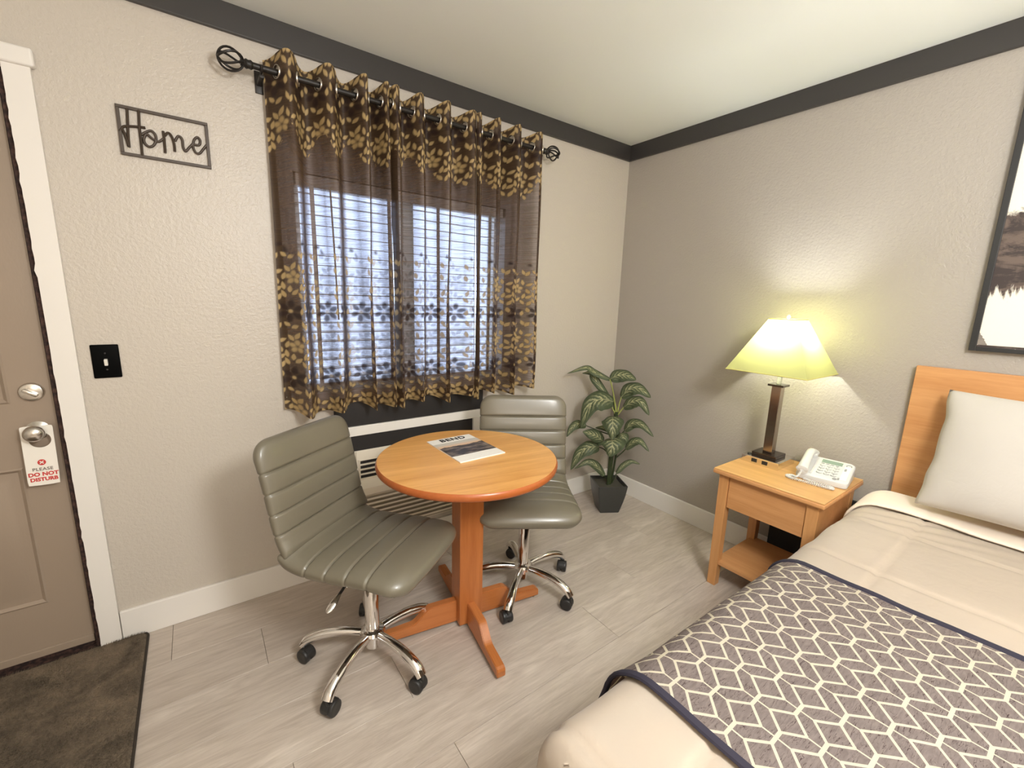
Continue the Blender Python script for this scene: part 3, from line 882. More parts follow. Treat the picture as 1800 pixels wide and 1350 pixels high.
def foot():
    b = bmesh.new()
    prof = [(.05, .012), (.05, .112)]
    for i in range(13):
        t = i/12; s = t*t*(3-2*t)
        prof.append((.165+.085*t, .112-.057*s))
    prof += [(.345, .050), (.356, .045), (.360, .036), (.360, .012)]
    for (x, z), in []: pass
    ringA = [b.verts.new((x, -.0175, z)) for x, z in prof]; ringB = [b.verts.new((x, .0175, z)) for x, z in prof]
    b.faces.new(ringA); b.faces.new(ringB[::-1]); n = len(prof)
    for k in range(n): b.faces.new((ringA[k], ringB[k], ringB[(k+1) % n], ringA[(k+1) % n]))
    bmesh.ops.recalc_face_normals(b, faces=b.faces)
    es = [e for e in b.edges if e.calc_face_angle(0) > .9]
    bmesh.ops.bevel(b, geom=es, offset=.003, segments=2, affect='EDGES')
    return b
for k in range(4):
    f = obj('foot', foot(), M_cherry_x, tb); f.rotation_euler = (0, 0, k*PI/2)
    bm = bmesh.new(); lathe(bm, [(.012, 0), (.012, .007), (.006, .009), (.006, .014)], 14, TR(.335, 0, 0)); gl_ = obj('glide', bm, M_nickel, f)
# magazine
mg = thing('magazine', 'white magazine titled BEND with a dark mountain photo, lying on the round table', 'magazine', (-1.6, -.570, TZ), math.radians(1.0))
bm = bmesh.new(); bx(bm, -.109, .109, -.148, .148, 0, .005, bev=.0008)
obj('pages', bm, M_paper, mg)
bm = bmesh.new(); bx(bm, -.1085, .1085, -.082, .085, .005, .0054); obj('cover_photo', bm, M_print, mg)
obj('lettering', text_bm('BEND', .046, T=TR(0.005, .103, .0056), bold=.0012, space=1.12), M_black, mg)

# ================================================================== CHAIRS
def cushion(path, W, T, ends, creases, n=26, m=4.2, ci=.0034, depth=.42, curve=0.0):
    """path: smooth list of (x,z); ends=(r_start,r_end) corner radii in plan; creases: arc positions"""
    P = [Vector((a, 0, b)) for a, b in path]
    s = [0]
    for a, b in zip(P, P[1:]): s.append(s[-1]+(b-a).length)
    Ltot = s[-1]
    N = int(Ltot/.0035)
    b = bmesh.new(); rings = []
    bounds = [0]+list(creases)+[Ltot]
    for i in range(N+1):
        d = Ltot*i/N
        # concentrate near the ends
        if i < 6: d = Ltot/N*6*(i/6)**1.8
        if i > N-6: d = Ltot-Ltot/N*6*((N-i)/6)**1.8
        k = min(range(len(s)-1), key=lambda j: 0 if s[j] <= d <= s[j+1] else 1)
        f = (d-s[k])/max(1e-9, s[k+1]-s[k]); p = P[k].lerp(P[k+1], f)
        t = (P[min(k+2, len(P)-1)]-P[max(k-1, 0)]).normalized()
        nrm = Vector((-t.z, 0, t.x))
        def corner(dd, r): return r-math.sqrt(max(0, r*r-(r-min(dd, r))**2))
        w = W-corner(d, ends[0])-corner(Ltot-d, ends[1])
        er = .9*T
        e = min(d, Ltot-d)
        th = T*math.sqrt(max(.0004, 1-(1-min(1, e/er))**2))
        for c in creases: th *= 1-depth*math.exp(-((d-c)/ci)**2); w -= .0035*math.exp(-((d-c)/ci)**2)
        for a0_, a1_ in zip(bounds, bounds[1:]):
            if a0_ <= d <= a1_: th *= 1+.07*math.sin(PI*(d-a0_)/(a1_-a0_))
        row = []
        for q in range(n):
            an = 2*PI*q/n
            cc, ss = math.cos(an), math.sin(an)
            yy = math.copysign(abs(cc)**(2/m), cc); zz_ = math.copysign(abs(ss)**(2/2.6), ss)
            row.append(b.verts.new(p+Vector((0, w*yy, 0))+nrm*(th*zz_+curve*yy*yy)))
        rings.append(row)
    for a, c in zip(rings, rings[1:]):
        for q in range(n): b.faces.new((a[q], a[(q+1) % n], c[(q+1) % n], c[q]))
    b.faces.new(rings[0][::-1]); b.faces.new(rings[-1])
    return b

def make_chair(label, loc, yaw, hs, piston, angles, crot, lever):
    t = thing('office_chair', label, 'chair', loc, 0, 'taupe armless office chairs at the round table')
    up_ = bpy.data.objects  # noqa
    R_ = RZ(yaw)
    TK = .036
    z0 = hs-.039
    seat_path = smoothpts([(.262, 0, z0-.035), (.248, 0, z0-.012), (.215, 0, z0+.002), (.12, 0, z0+.004), (0, 0, z0-.004), (-.10, 0, z0-.006), (-.165, 0, z0+.006), (-.2, 0, z0+.035)], 5)
    b = cushion([(p.x, p.z) for p in seat_path], .226, TK, (.075, .012), (.135, .215, .295, .375), depth=.30, curve=.006)
    bmesh.ops.transform(b, matrix=R_, verts=b.verts); obj('seat', b, M_leather, t, smooth=True, angle=75)
    back_path = smoothpts([(-.178, 0, z0+.022), (-.205, 0, z0+.075), (-.222, 0, z0+.14), (-.238, 0, z0+.22), (-.258, 0, z0+.31), (-.275, 0, z0+.37), (-.288, 0, z0+.415)], 5)
    b = cushion([(p.x, p.z) for p in back_path], .224, TK*.84, (.006, .065), (.085, .157, .229, .301), depth=.30, curve=-.010)
    bmesh.ops.transform(b, matrix=R_, verts=b.verts); obj('backrest', b, M_leather, t, smooth=True, angle=75)
    b = bmesh.new(); bx(b, -.09, .09, -.075, .075, z0-.062, z0-.03, bev=.006, T=R_); obj('seat_plate', b, M_blackplastic, t)
    # lift
    ztop = z0-.058
    zc = ztop-piston
    b = bmesh.new(); lathe(b, [(.0145, zc-.02), (.0145, ztop)], 20); obj('piston', b, M_chrome, t, smooth=True)
    b = bmesh.new(); lathe(b, [(.0265, .075), (.0265, zc-.018), (.0255, zc-.016), (.0255, zc-.0155)], 24); obj('gas_lift', b, M_chrome, t, smooth=True)
    b = bmesh.new(); lathe(b, [(.0275, zc-.017), (.0275, zc), (.02, zc+.004), (.0145, zc+.004)], 24); obj('lift_collar', b, M_blackplastic, t, smooth=True)
    b = bmesh.new(); lathe(b, [(.026, .055), (.028, .075), (.028, .10), (.046, .108), (.048, .120), (.042, .130), (.026, .134), (.0246, .134)], 32); obj('hub', b, M_chrome, t, smooth=True)
    for a, cr in zip(angles, crot):
        a = math.radians(a)
        d = Vector((math.cos(a), math.sin(a), 0))
        pts = smoothpts([d*.035+Vector((0, 0, .115)), d*.09+Vector((0, 0, .119)), d*.15+Vector((0, 0, .117)), d*.205+Vector((0, 0, .106)), d*.245+Vector((0, 0, .088)), d*.266+Vector((0, 0, .066))], 4)
        n = len(pts)
        b = bmesh.new(); tube(b, pts, [.0165+.0045*min(1, i/(n-1)*1.3) for i in range(n)], 12, flat=[.0145+.004*math.sin(PI*i/(n-1)) for i in range(n)])
        obj('leg', b, M_chrome, t, smooth=True, angle=60)
        # caster
        c = d*.266
        wr = .0275
        ca = math.radians(cr)
        Tc = TR(c.x, c.y, 0) @ RZ(ca)          # local x: rolling direction, trail behind
        b = bmesh.new()
        lathe(b, [(.006, .035), (.006, .075)], 10, Tc)
        pr = [(wr+.0015)*math.cos(i*PI/10*.98) for i in range(11)]
        hood = [(-.016+(wr+.0018)*math.cos(PI*i/12), wr+(wr+.0018)*math.sin(PI*i/12)) for i in range(13)]
        A_ = [b.verts.new(Tc @ Vector((x, -.012, z))) for x, z in hood]; B_ = [b.verts.new(Tc @ Vector((x, .012, z))) for x, z in hood]
        b.faces.new(A_); b.faces.new(B_[::-1])
        for k in range(13): b.faces.new((A_[k], B_[k], B_[(k+1) % 13], A_[(k+1) % 13]))
        cs = obj('caster', b, M_blackplastic, t)
        for sgn in (-1, 1):
            b = bmesh.new()
            lathe(b, [(.008, -.0095), (.019, -.0105), (wr-.002, -.0095), (wr, -.007), (wr, .008), (wr-.002, .010), (.004, .0105)], 24, Tc @ TR(-.016, sgn*.0135, wr) @ RX(PI/2*sgn))
            obj('wheel', b, M_blackplastic, cs, smooth=True, angle=50)
    if lever:
        l0, l1 = lever
        b = bmesh.new(); tube(b, [l0, l0.lerp(l1, .45), l1], .005, 8); lv_ = obj('height_lever', b, M_blackplastic, t)
        dd = (l1-l0).normalized()
        b = bmesh.new(); tube(b, [l1-dd*.012, l1, l1+dd*.02, l1+dd*.045, l1+dd*.055], [.006, .010, .014, .012, .004], 10, flat=[.004, .005, .006, .005, .002]); obj('paddle', b, M_chrome, lv_, smooth=True)
    return t
make_chair('taupe ribbed leather office chair left of the table, nearest the door', (-2.049, -.648, 0), math.radians(-53.5), .532, .012,
           (148, 218, 290, 9, 78), (120, 215, 300, -70, 60), (Vector((-.10, -.09, .432)), Vector((-.150, -.124, .404))))
make_chair('taupe ribbed leather office chair behind the table, in front of the potted plant', (-1.303, -.632, 0), math.radians(-122.5), .532, .045,
           (-141, -71, 0, 68, 148), (-100, -60, 40, 110, 150), None)

# ================================================================== PLANT
pl = thing('potted_plant', 'artificial dieffenbachia with variegated leaves in a square dark pot in the room corner', 'plant', (-.31, -.29, 0))
bm = bmesh.new(); pr = math.radians(-29)
prof = [(.066, 0), (.073, .03), (.084, .08), (.093, .13), (.099, .18), (.101, .20), (.094, .20), (.090, .175)]
rings = []
for r, z in prof:
    pts = rrect(-r, r, -r, r, .008, 3)
    rings.append([bm.verts.new((x*math.cos(pr)-y*math.sin(pr), x*math.sin(pr)+y*math.cos(pr), z)) for x, y in pts])
for a, b in zip(rings, rings[1:]):
    n = len(a)
    for k in range(n): bm.faces.new((a[k], a[(k+1) % n], b[(k+1) % n], b[k]))
bm.faces.new(rings[0][::-1]); bm.faces.new(rings[-1])
obj('pot', bm, M_pot, pl, smooth=True, angle=35)
bm = bmesh.new(); bx(bm, -.088, .088, -.088, .088, .17, .182, T=RZ(pr)); bmesh.ops.subdivide_edges(bm, edges=bm.edges, cuts=8, use_grid_fill=True)
for v in bm.verts:
    if v.co.z > .18: v.co.z += noise.noise(v.co*40)*.006
obj('soil', bm, M_soil, pl, smooth=True)
bm = bmesh.new()
tube(bm, smoothpts([(.004, -.005, .17), (.006, -.004, .30), (.008, -.010, .45), (.012, -.014, .69)], 5), [.012]*16, 10)
tube(bm, smoothpts([(-.02, -.01, .17), (-.022, -.012, .28), (-.03, -.02, .42)], 5), .007, 8)
tube(bm, smoothpts([(.024, .0, .17), (.03, -.01, .28), (.034, -.02, .40)], 5), .007, 8)
obj('main_stem', bm, M_stem, pl, smooth=True)
LEAVES = [
 ([(0.01, -0.012, 0.678), (-0.008, 0.01, 0.818), (-0.026, 0.031, 0.903)], [(-0.026, 0.031, 0.903), (-0.106, 0.095, 0.948), (-0.165, 0.118, 0.979), (-0.278, 0.175, 0.938)], 0.042),
 ([(0.008, -0.01, 0.673), (-0.014, 0.016, 0.732), (-0.025, 0.03, 0.781)], [(-0.025, 0.03, 0.781), (-0.063, 0.121, 0.888), (-0.074, 0.15, 0.934), (-0.108, 0.206, 0.924)], 0.05),
 ([(0.013, -0.015, 0.678), (-0.008, 0.01, 0.818), (-0.024, 0.028, 0.907)], [(-0.024, 0.028, 0.907), (0.01, -0.012, 0.937), (0.031, -0.068, 0.937), (0.048, -0.12, 0.918)], 0.085),
 ([(0.015, -0.018, 0.678), (0.019, -0.023, 0.737), (0.042, -0.018, 0.787)], [(0.042, -0.018, 0.787), (0.06, -0.071, 0.853), (0.085, -0.132, 0.858), (0.104, -0.201, 0.813)], 0.085),
 ([(0.016, -0.018, 0.667), (0.026, -0.031, 0.692), (0.039, -0.046, 0.724)], [(0.039, -0.046, 0.724), (0.05, -0.106, 0.774), (0.062, -0.167, 0.781), (0.079, -0.219, 0.705)], 0.075),
 ([(0.005, -0.006, 0.646), (0.002, -0.002, 0.704), (-0.028, -0.013, 0.763)], [(-0.028, -0.013, 0.763), (-0.1, 0.026, 0.779), (-0.167, 0.059, 0.742), (-0.213, 0.083, 0.589)], 0.125),
 ([(0.002, -0.002, 0.606), (-0.002, 0.002, 0.633), (-0.051, -0.033, 0.671)], [(-0.051, -0.033, 0.671), (-0.086, -0.069, 0.662), (-0.106, -0.091, 0.618), (-0.113, -0.099, 0.542)], 0.12),
 ([(-0.002, 0.002, 0.527), (-0.051, 0.06, 0.546), (-0.127, 0.12, 0.582)], [(-0.127, 0.12, 0.582), (-0.183, 0.14, 0.597), (-0.23, 0.149, 0.574), (-0.264, 0.158, 0.514)], 0.055),
 ([(-0.005, 0.006, 0.446), (-0.023, 0.027, 0.463), (-0.066, 0.016, 0.49)], [(-0.066, 0.016, 0.49), (-0.106, 0.033, 0.527), (-0.15, 0.054, 0.548), (-0.198, 0.08, 0.56)], 0.08),
 ([(0.004, -0.005, 0.448), (0.003, -0.004, 0.476), (-0.064, -0.048, 0.527)], [(-0.064, -0.048, 0.527), (-0.097, -0.087, 0.528), (-0.118, -0.108, 0.497), (-0.136, -0.102, 0.434)], 0.15),
 ([(-0.003, 0.003, 0.386), (-0.028, 0.034, 0.422), (-0.088, 0.027, 0.451)], [(-0.088, 0.027, 0.451), (-0.151, 0.055, 0.454), (-0.207, 0.09, 0.406), (-0.253, 0.114, 0.295)], 0.085),
 ([(0.017, -0.02, 0.49), (0.034, -0.04, 0.532), (0.067, -0.048, 0.561)], [(0.067, -0.048, 0.561), (0.081, -0.096, 0.622), (0.097, -0.161, 0.625), (0.121, -0.237, 0.561)], 0.06),
 ([(0.022, -0.027, 0.371), (0.045, -0.053, 0.407), (0.062, -0.074, 0.442)], [(0.062, -0.074, 0.442), (0.074, -0.119, 0.501), (0.088, -0.166, 0.516), (0.101, -0.228, 0.463)], 0.05),
 ([(0.001, -0.002, 0.19), (-0.009, 0.011, 0.213), (-0.035, 0.011, 0.244)], [(-0.035, 0.011, 0.244), (-0.095, 0.035, 0.321), (-0.149, 0.068, 0.346), (-0.222, 0.109, 0.299)], 0.05),
 ([(0.016, -0.019, 0.193), (0.024, -0.029, 0.228), (0.032, -0.038, 0.263)], [(0.032, -0.038, 0.263), (0.066, -0.063, 0.321), (0.106, -0.095, 0.352), (0.15, -0.132, 0.335)], 0.035),
 ([(0.011, -0.013, 0.509), (0.024, -0.029, 0.531), (0.018, -0.052, 0.55)], [(0.018, -0.052, 0.55), (0.004, -0.083, 0.545), (-0.005, -0.103, 0.521), (-0.015, -0.106, 0.478)], 0.07),
 ([(0.012, -0.014, 0.389), (0.029, -0.035, 0.424), (0.076, -0.013, 0.437)], [(0.076, -0.013, 0.437), (0.063, 0.034, 0.527), (0.035, 0.083, 0.551), (-0.014, 0.141, 0.544)], 0.06),
]
def leaf_mesh(sp, w, face):
    pts = smoothpts(sp, 7); n = len(pts)
    b = bmesh.new(); uvl = b.loops.layers.uv.new('UVMap')
    K = 8; rows = []; cen = Vector((0, 0, 0))
    side = None
    for i, p in enumerate(pts):
        t = (pts[min(i+1, n-1)]-pts[max(i-1, 0)]).normalized()
        # leaf faces up and outwards, away from the stem
        s = t.cross(face)
        if s.length < .2: s = side if side is not None else Vector((.645, -.76, 0))
        s = s.normalized()
        if side is not None: s = (s*.6+side*.4).normalized()
        side = s
        nrm = s.cross(t).normalized()
        f = i/(n-1)
        ww = w/2*(math.sin(PI*min(1, f*.93+.05)**.70)**.8 if f < .995 else .02)
        row = []
        for k in range(K+1):
            a = k/K*2-1
            rip = .06*w*math.sin(f*17+a*2)*abs(a)
            row.append((b.verts.new(p+s*(a*ww)+nrm*(-.12*ww*abs(a)*(1-abs(a))*4*-1 - .25*ww*a*a + rip*.5)), (k/K, f)))
        rows.append(row)
    for r0, r1 in zip(rows, rows[1:]):
        for k in range(K):
            q = (r0[k], r0[k+1], r1[k+1], r1[k])
            fc = b.faces.new([x[0] for x in q])
            for lp, x in zip(fc.loops, q): lp[uvl].uv = x[1]
    bmesh.ops.solidify(b, geom=b.faces[:], thickness=.0012)
    return b
FACE = [Vector((-.60, -.50, .62)).normalized()]*17
for (pet, sp, w), fc_ in zip(LEAVES, FACE):
    lf = obj('leaf', leaf_mesh(sp, w*1.17, fc_), M_leaf, pl, smooth=True, angle=80)
    bm = bmesh.new(); pp_ = smoothpts(pet, 5); tube(bm, pp_, [.0052-.002*i/(len(pp_)-1) for i in range(len(pp_))], 8)
    obj('petiole', bm, M_petiole if pet[0][2] > .66 else M_stem, lf, smooth=True)

# ================================================================== NIGHTSTAND
ns = thing('nightstand', 'honey wood nightstand with one drawer and open shelf between plant and bed', 'nightstand', (-.275, -1.339, 0))
NZ = .62
hx, hy = .232, .233
bm = bmesh.new(); bx(bm, -hx, hx, -hy, hy, NZ-.006, NZ, bev=.0015); obj('top_panel', bm, M_oak_top, ns)
bm = bmesh.new(); bx(bm, -hx-.003, hx, -hy-.003, hy+.003, NZ-.026, NZ-.006, bev=.005, seg=3); obj('top_edge', bm, M_oak_y, ns, smooth=True)
lx, ly, lw = .212, .213, .046
for sx in (-1, 1):
    for sy in (-1, 1):
        b = bmesh.new()
        vs = bx(b, sx*lx-(lw if sx > 0 else 0), sx*lx+(0 if sx > 0 else lw), sy*ly-(lw if sy > 0 else 0), sy*ly+(0 if sy > 0 else lw), 0, NZ-.026, bev=.002)
        for v in vs:
            if v.co.z < .3:
                v.co.x += (sx*(lx-.019)-v.co.x)*.12; v.co.y += (sy*(ly-.019)-v.co.y)*.12
        obj('leg', b, M_oak_z, ns)
az0, az1 = .43, NZ-.027
bm = bmesh.new(); bx(bm, -lx+.008, -lx+.026, -ly+lw+.002, ly-lw-.002, az0, az1, bev=.0015); dwr = obj('drawer', bm, M_oak_y, ns)
for sy in (-1, 1):
    b = bmesh.new(); bx(b, -lx+lw, lx-lw, sy*(ly-.010)-.008, sy*(ly-.010)+.008, az0+.01, az1); obj('side_apron', b, M_oak_y, ns)
bm = bmesh.new(); bx(bm, lx-.022, lx-.006, -ly+lw, ly-lw, az0+.01, az1); obj('back_apron', bm, M_oak_y, ns)
bm = bmesh.new(); bx(bm, -lx+.030, lx-.03, -ly+lw+.004, ly-lw-.004, az0+.006, az0+.014); obj('drawer_bottom', bm, M_oak_y, dwr)
bm = bmesh.new(); bx(bm, -lx+.012, lx-.01, -ly+.016, ly-.016, .115, .135, bev=.002); obj('shelf', bm, M_oak_y, ns)
# dark panel behind it
tag(box_obj('base_panel', M_bedbase, None, -.030, -.016, -1.66, -1.205, 0.0, .50, bev=.003), 'dark charcoal panel standing against the wall behind the nightstand', 'panel')

# ================================================================== LAMP
LX, LY = -.1925, -1.2125
lp = thing('table_lamp', 'table lamp with pale yellow pyramid shade and dark metal column on the nightstand', 'lamp', (LX, LY, NZ))
bm = bmesh.new(); bx(bm, -.092, .092, -.088, .088, 0, .036, bev=.0015); bs = obj('base', bm, M_chrome, lp)
for y in (.025, -.025):
    b = bmesh.new(); bx(b, -.0945, -.091, y-.013, y+.013, .010, .028, bev=.001); pt = obj('power_port', b, M_blackplastic, bs)
bm = bmesh.new(); lathe(bm, [(.010, .036), (.010, .040), (.006, .042)], 14, TR(-.06, .065, 0)); obj('lamp_switch', bm, M_blackplastic, bs)
bm = bmesh.new(); bx(bm, -.055, .055, -.058, .058, .036, .052, bev=.002); obj('plinth', bm, M_darkchrome, lp)
bm = bmesh.new(); bx(bm, -.0215, .0215, -.0215, .0215, .052, .395, bev=.002); obj('column', bm, M_column, lp)
bm = bmesh.new(); bx(bm, -.036, .036, -.036, .036, .395, .405, bev=.001); obj('column_cap', bm, M_darkchrome, lp)
bm = bmesh.new(); lathe(bm, [(.011, .405), (.011, .47), (.014, .474), (.014, .556)], 16); obj('neck', bm, M_acrylic, lp, smooth=True)
bm = bmesh.new(); lathe(bm, [(.014, .555), (.016, .566), (.018, .572), (.027, .600), (.0295, .612)], 20); obj('socket', bm, M_ivory, lp, smooth=True)
bm = bmesh.new(); lathe(bm, [(.0290, .613), (.030, .626), (.027, .646), (.017, .659), (.001, .664)], 20); obj('bulb', bm, M_bulb, lp, smooth=True)
SZ0, SZ1, SA, SB = .470, .722, .181, .062
bm = bmesh.new()
def sq(a, z): return [bm.verts.new((sx*a, sy*a, z)) for sx, sy in ((-1, -1), (1, -1), (1, 1), (-1, 1))]
NQ = 8
rows = [sq(SA+(SB-SA)*i/NQ, SZ0+(SZ1-SZ0)*i/NQ) for i in range(NQ+1)]
for A, B in zip(rows, rows[1:]):
    for k in range(4): bm.faces.new((A[k], A[(k+1) % 4], B[(k+1) % 4], B[k]))
sh = obj('shade', bm, M_shade, lp)
for a, z in ((SA, SZ0), (SB, SZ1)):
    bm = bmesh.new()
    c4 = [Vector((sx*a, sy*a, z)) for sx, sy in ((-1, -1), (1, -1), (1, 1), (-1, 1))]
    for k in range(4): tube(bm, [c4[k], c4[(k+1) % 4]], .0028, 6)
    obj('shade_trim', bm, M_shadetrim, sh)
bm = bmesh.new()
for sx, sy in ((-1, -1), (1, 1), (-1, 1), (1, -1)): tube(bm, [(sx*SB, sy*SB, SZ1), (0, 0, SZ1-.004)], .0015, 6)
tube(bm, smoothpts([(.0, .012, .52), (.0, .05, .60), (0, .03, .70), (0, 0, SZ1), (0, -.03, .70), (0, -.05, .60), (0, -.012, .52)], 4), .0014, 6)
obj('harp', bm, M_nickel, sh)
bm = bmesh.new(); lathe(bm, [(.004, SZ1-.004), (.005, SZ1+.006), (.009, SZ1+.012), (.006, SZ1+.020), (.001, SZ1+.023)], 14); obj('finial', bm, M_ivory, sh, smooth=True)

# ================================================================== PHONE
ph = thing('telephone', 'white corded desk telephone with keypad and display on the nightstand', 'telephone', (-.185, -1.462, NZ), math.radians(-90+8))
# local: x to the user's right, y away from user
PWd, PD = .10, .095
zf, zb = .028, .070
slope = math.atan2(zb-zf, 2*PD)
bm = bmesh.new()
pts = rrect(-PWd, PWd, -PD, PD, .022, 5)
lo = [bm.verts.new((x*.97, y*.97, .002)) for x, y in pts]; mi = [bm.verts.new((x, y, zf*.5+(y+PD)/(2*PD)*(zb-zf)*.6)) for x, y in pts]
zt = lambda y: zf+(y+PD)/(2*PD)*(zb-zf)
hi = [bm.verts.new((x*.985, y*.985, zt(y)-.004)) for x, y in pts]; tp_ = [bm.verts.new((x*.94, y*.94, zt(y))) for x, y in pts]
for A, B in ((lo, mi), (mi, hi), (hi, tp_)):
    for k in range(len(A)): bm.faces.new((A[k], A[(k+1) % len(A)], B[(k+1) % len(A)], B[k]))
bm.faces.new(lo[::-1]); bm.faces.new(tp_)
body = obj('body', bm, M_phone, ph, smooth=True, angle=35)
def TP(x, y, up=.0): return TR(x, y, zt(y)+up) @ RX(slope)
bm = bmesh.new(); bx(bm, -.048, -.040, -.078, .088, -.004, .003, bev=.002, T=TP(0, 0)); obj('ridge', bm, M_phone, ph)
bm = bmesh.new(); bx(bm, -.028, .052, .048, .080, -.002, .0018, bev=.001, T=TP(0, 0)); obj('display', bm, M_lcd, ph)
bm = bmesh.new()
for i in range(4):
    bx(bm, -.026+i*.0185, -.013+i*.0185, .037, .042, -.001, .002, T=TP(0, 0))
obj('function_key', bm, M_phonegray, ph)
digs = '123456789*0#'
for r in range(4):
    for c in range(3):
        x, y = -.016+c*.027, .022-r*.024
        b = bmesh.new(); lathe(b, [(.0105, -.001), (.0105, .003), (.0085, .0045), (.0005, .0048)], 16, TP(x, y) @ Matrix.Diagonal((1, .68, 1, 1)))
        kk = obj('key', b, M_phone, ph, smooth=True, angle=60)
        obj('digit', text_bm(digs[r*3+c], .0085, depth=.0002, T=TP(x, y-.003, .0050)), M_black, kk)
        b = bmesh.new(); tube(b, [TP(x, y) @ Vector((.0115*math.cos(t), .0082*math.sin(t), .0005)) for t in [PI+.2+i*(PI-.4)/8 for i in range(9)]], .0011, 5); obj('key_rim', b, M_phonegray, kk)
for (x, y, a, b_, mm) in ((.070, .020, .0045, .012, M_phonegray), (.074, -.012, .010, .0055, M_paper), (.076, -.040, .010, .010, M_paper), (.060, -.070, .004, .008, M_phonegray)):
    b = bmesh.new(); bx(b, x-a, x+a, y-b_, y+b_, 0, .0022, bev=.0008, T=TP(0, 0)); obj('side_button', b, mm, ph)
b = bmesh.new(); tube(b, [TP(.076, .062) @ Vector((.010*math.cos(t), .009*math.sin(t), .0015)) for t in [-.6+i*4.6/14 for i in range(15)]], .0016, 6); obj('volume_ring', b, M_phonegray, ph)
b = bmesh.new(); lathe(b, [(.008, 0), (.008, .002), (.0065, .003), (.0005, .003)], 16, TP(.047, -.076)); obj('speaker_button', b, M_phonegray, ph, smooth=True)
b = bmesh.new(); bx(b, .062, .088, -.075, .055, -.001, .0016, bev=.001, T=TP(0, 0)); obj('memo_strip', b, M_paper, ph)
# handset
b = bmesh.new()
hp = smoothpts([(-.073, -.105, zf+.020), (-.073, -.088, zf+.026), (-.073, -.050, zt(-.05)+.036), (-.073, 0, zt(0)+.046), (-.073, .045, zt(.045)+.042), (-.073, .078, zt(.078)+.026), (-.073, .096, zt(.09)+.016)], 5)
n = len(hp)
tube(b, hp, [.026-.008*math.sin(PI*i/(n-1)) if 0 < i < n-1 else .016 for i in range(n)], 16, flat=[.017-.004*math.sin(PI*i/(n-1)) if 0 < i < n-1 else .008 for i in range(n)])
for y, z in ((-.080, zf+.010), (.078, zt(.078)+.010)):
    lathe(b, [(.020, -.012), (.024, .004), (.023, .016), (.014, .022)], 18, TR(-.073, y, z) @ RX(slope))
hset = obj('handset', b, M_phone, ph, smooth=True, angle=60)
b = bmesh.new()
cp = smoothpts([(-.073, -.112, zf+.012), (-.085, -.126, .014), (-.108, -.105, .0075), (-.125, -.125, .0075), (-.10, -.142, .0075), (-.04, -.147, .0075), (.02, -.146, .0075), (.055, -.143, .0075), (.045, -.126, .0075), (-.02, -.122, .0075), (-.06, -.110, .010)], 40)
hel = []
for i, p in enumerate(cp):
    t = (cp[min(i+1, len(cp)-1)]-cp[max(i-1, 0)]).normalized(); s = t.cross(Vector((0, 0, 1))).normalized(); a = i*1.35
    hel.append(p+s*.0048*math.cos(a)+Vector((0, 0, 1))*.0048*math.sin(a))
tube(b, hel, .0021, 5); obj('coiled_cord', b, M_phone, ph, smooth=True)

# ================================================================== PICTURE
pc = thing('framed_picture', 'abstract brown and cream brush painting in a thin black frame above the headboard', 'picture', (0, -1.812, 1.252))
PW2, PH2 = 1.25, 1.02
bm = bmesh.new()
for a in ((-.020, 0, 0, PH2), (-PW2, -PW2+.02, 0, PH2), (-PW2+.02, -.02, 0, .016), (-PW2+.02, -.02, PH2-.016, PH2)):
    bx(bm, -.034, -.001, a[0], a[1], a[2], a[3], bev=.0015)
obj('frame', bm, M_blackplastic, pc)
bm = bmesh.new(); bx(bm, -.026, -.006, -PW2+.02, -.02, .016, PH2-.016); obj('canvas', bm, M_canvas, pc)

# ================================================================== BED
bed = thing('bed', 'queen bed with honey wood headboard against the right wall', 'bed', (-1.05, -2.45, 0))
BX = lambda x: x+1.05
BY = lambda y: y+2.45
bm = bmesh.new(); bx(bm, BX(-.036), BX(-.008), BY(-3.30), BY(-1.672), .36, 1.172, bev=.003); obj('headboard', bm, M_head, bed)
bm = bmesh.new(); bx(bm, BX(-1.97), BX(-.04), BY(-3.22), BY(-1.72), 0, .30, bev=.01); obj('bed_base', bm, M_bedbase, bed)
bm = bmesh.new(); bx(bm, BX(-1.985), BX(-.045), BY(-3.23), BY(-1.715), .30, .592, bev=.05, seg=5); obj('mattress', bm, M_linen, bed, smooth=True)

TOPZ = .612
YS, XS, RR = -1.705, -1.965, .085     # where the roll-over starts
def fold(q, r=RR):
    """q = distance past the start of the roll: returns (outward, drop)"""
    if q <= 0: return q, 0.0
    if q < r*PI/2: return r*math.sin(q/r), r*(1-math.cos(q/r))
    return r+(q-r*PI/2)*.10, r+(q-r*PI/2)*.995
def surf(x, q):
    """x: unrolled along the bed (negative past foot), q: unrolled across from YS (positive = over the side)"""
    ox, dx = fold(XS-x) if x < XS else (XS-x, 0.0)
    ys = YS
    oy, dy = fold(q)
    X_ = XS-ox; Y_ = ys+oy
    dr = (dx**3+dy**3)**(1/3) if dx > 0 or dy > 0 else 0
    if dx > 0 and dy > 0:
        k = min(dx, dy); X_ += min(.05, k*.16); Y_ -= min(.05, k*.16)
    z = TOPZ-dr
    z += .007*noise.noise(Vector((x*3.1, q*3.1, 1)))+.003*noise.noise(Vector((x*9, q*9, 4)))
    return Vector((X_, Y_, z))
def quilt(x, q):
    h = 0
    for g0, per, v in ((-.52, .37, x), (-.14, .37, q)):
        d = abs((v-g0+per/2) % per-per/2); h += math.exp(-(d/.0075)**2)
    return h
cf = thing('comforter', 'cream quilted comforter spread over the bed, folded back near the pillow', 'comforter', (-1.05, -2.45, TOPZ))
bm = bmesh.new()
xs = [ -.13-i*.0125 for i in range(int((2.0+.40)/.0125)) ]
qs = [-1.50+i*.0135 for i in range(int((1.50+.47)/.0135)+1)]
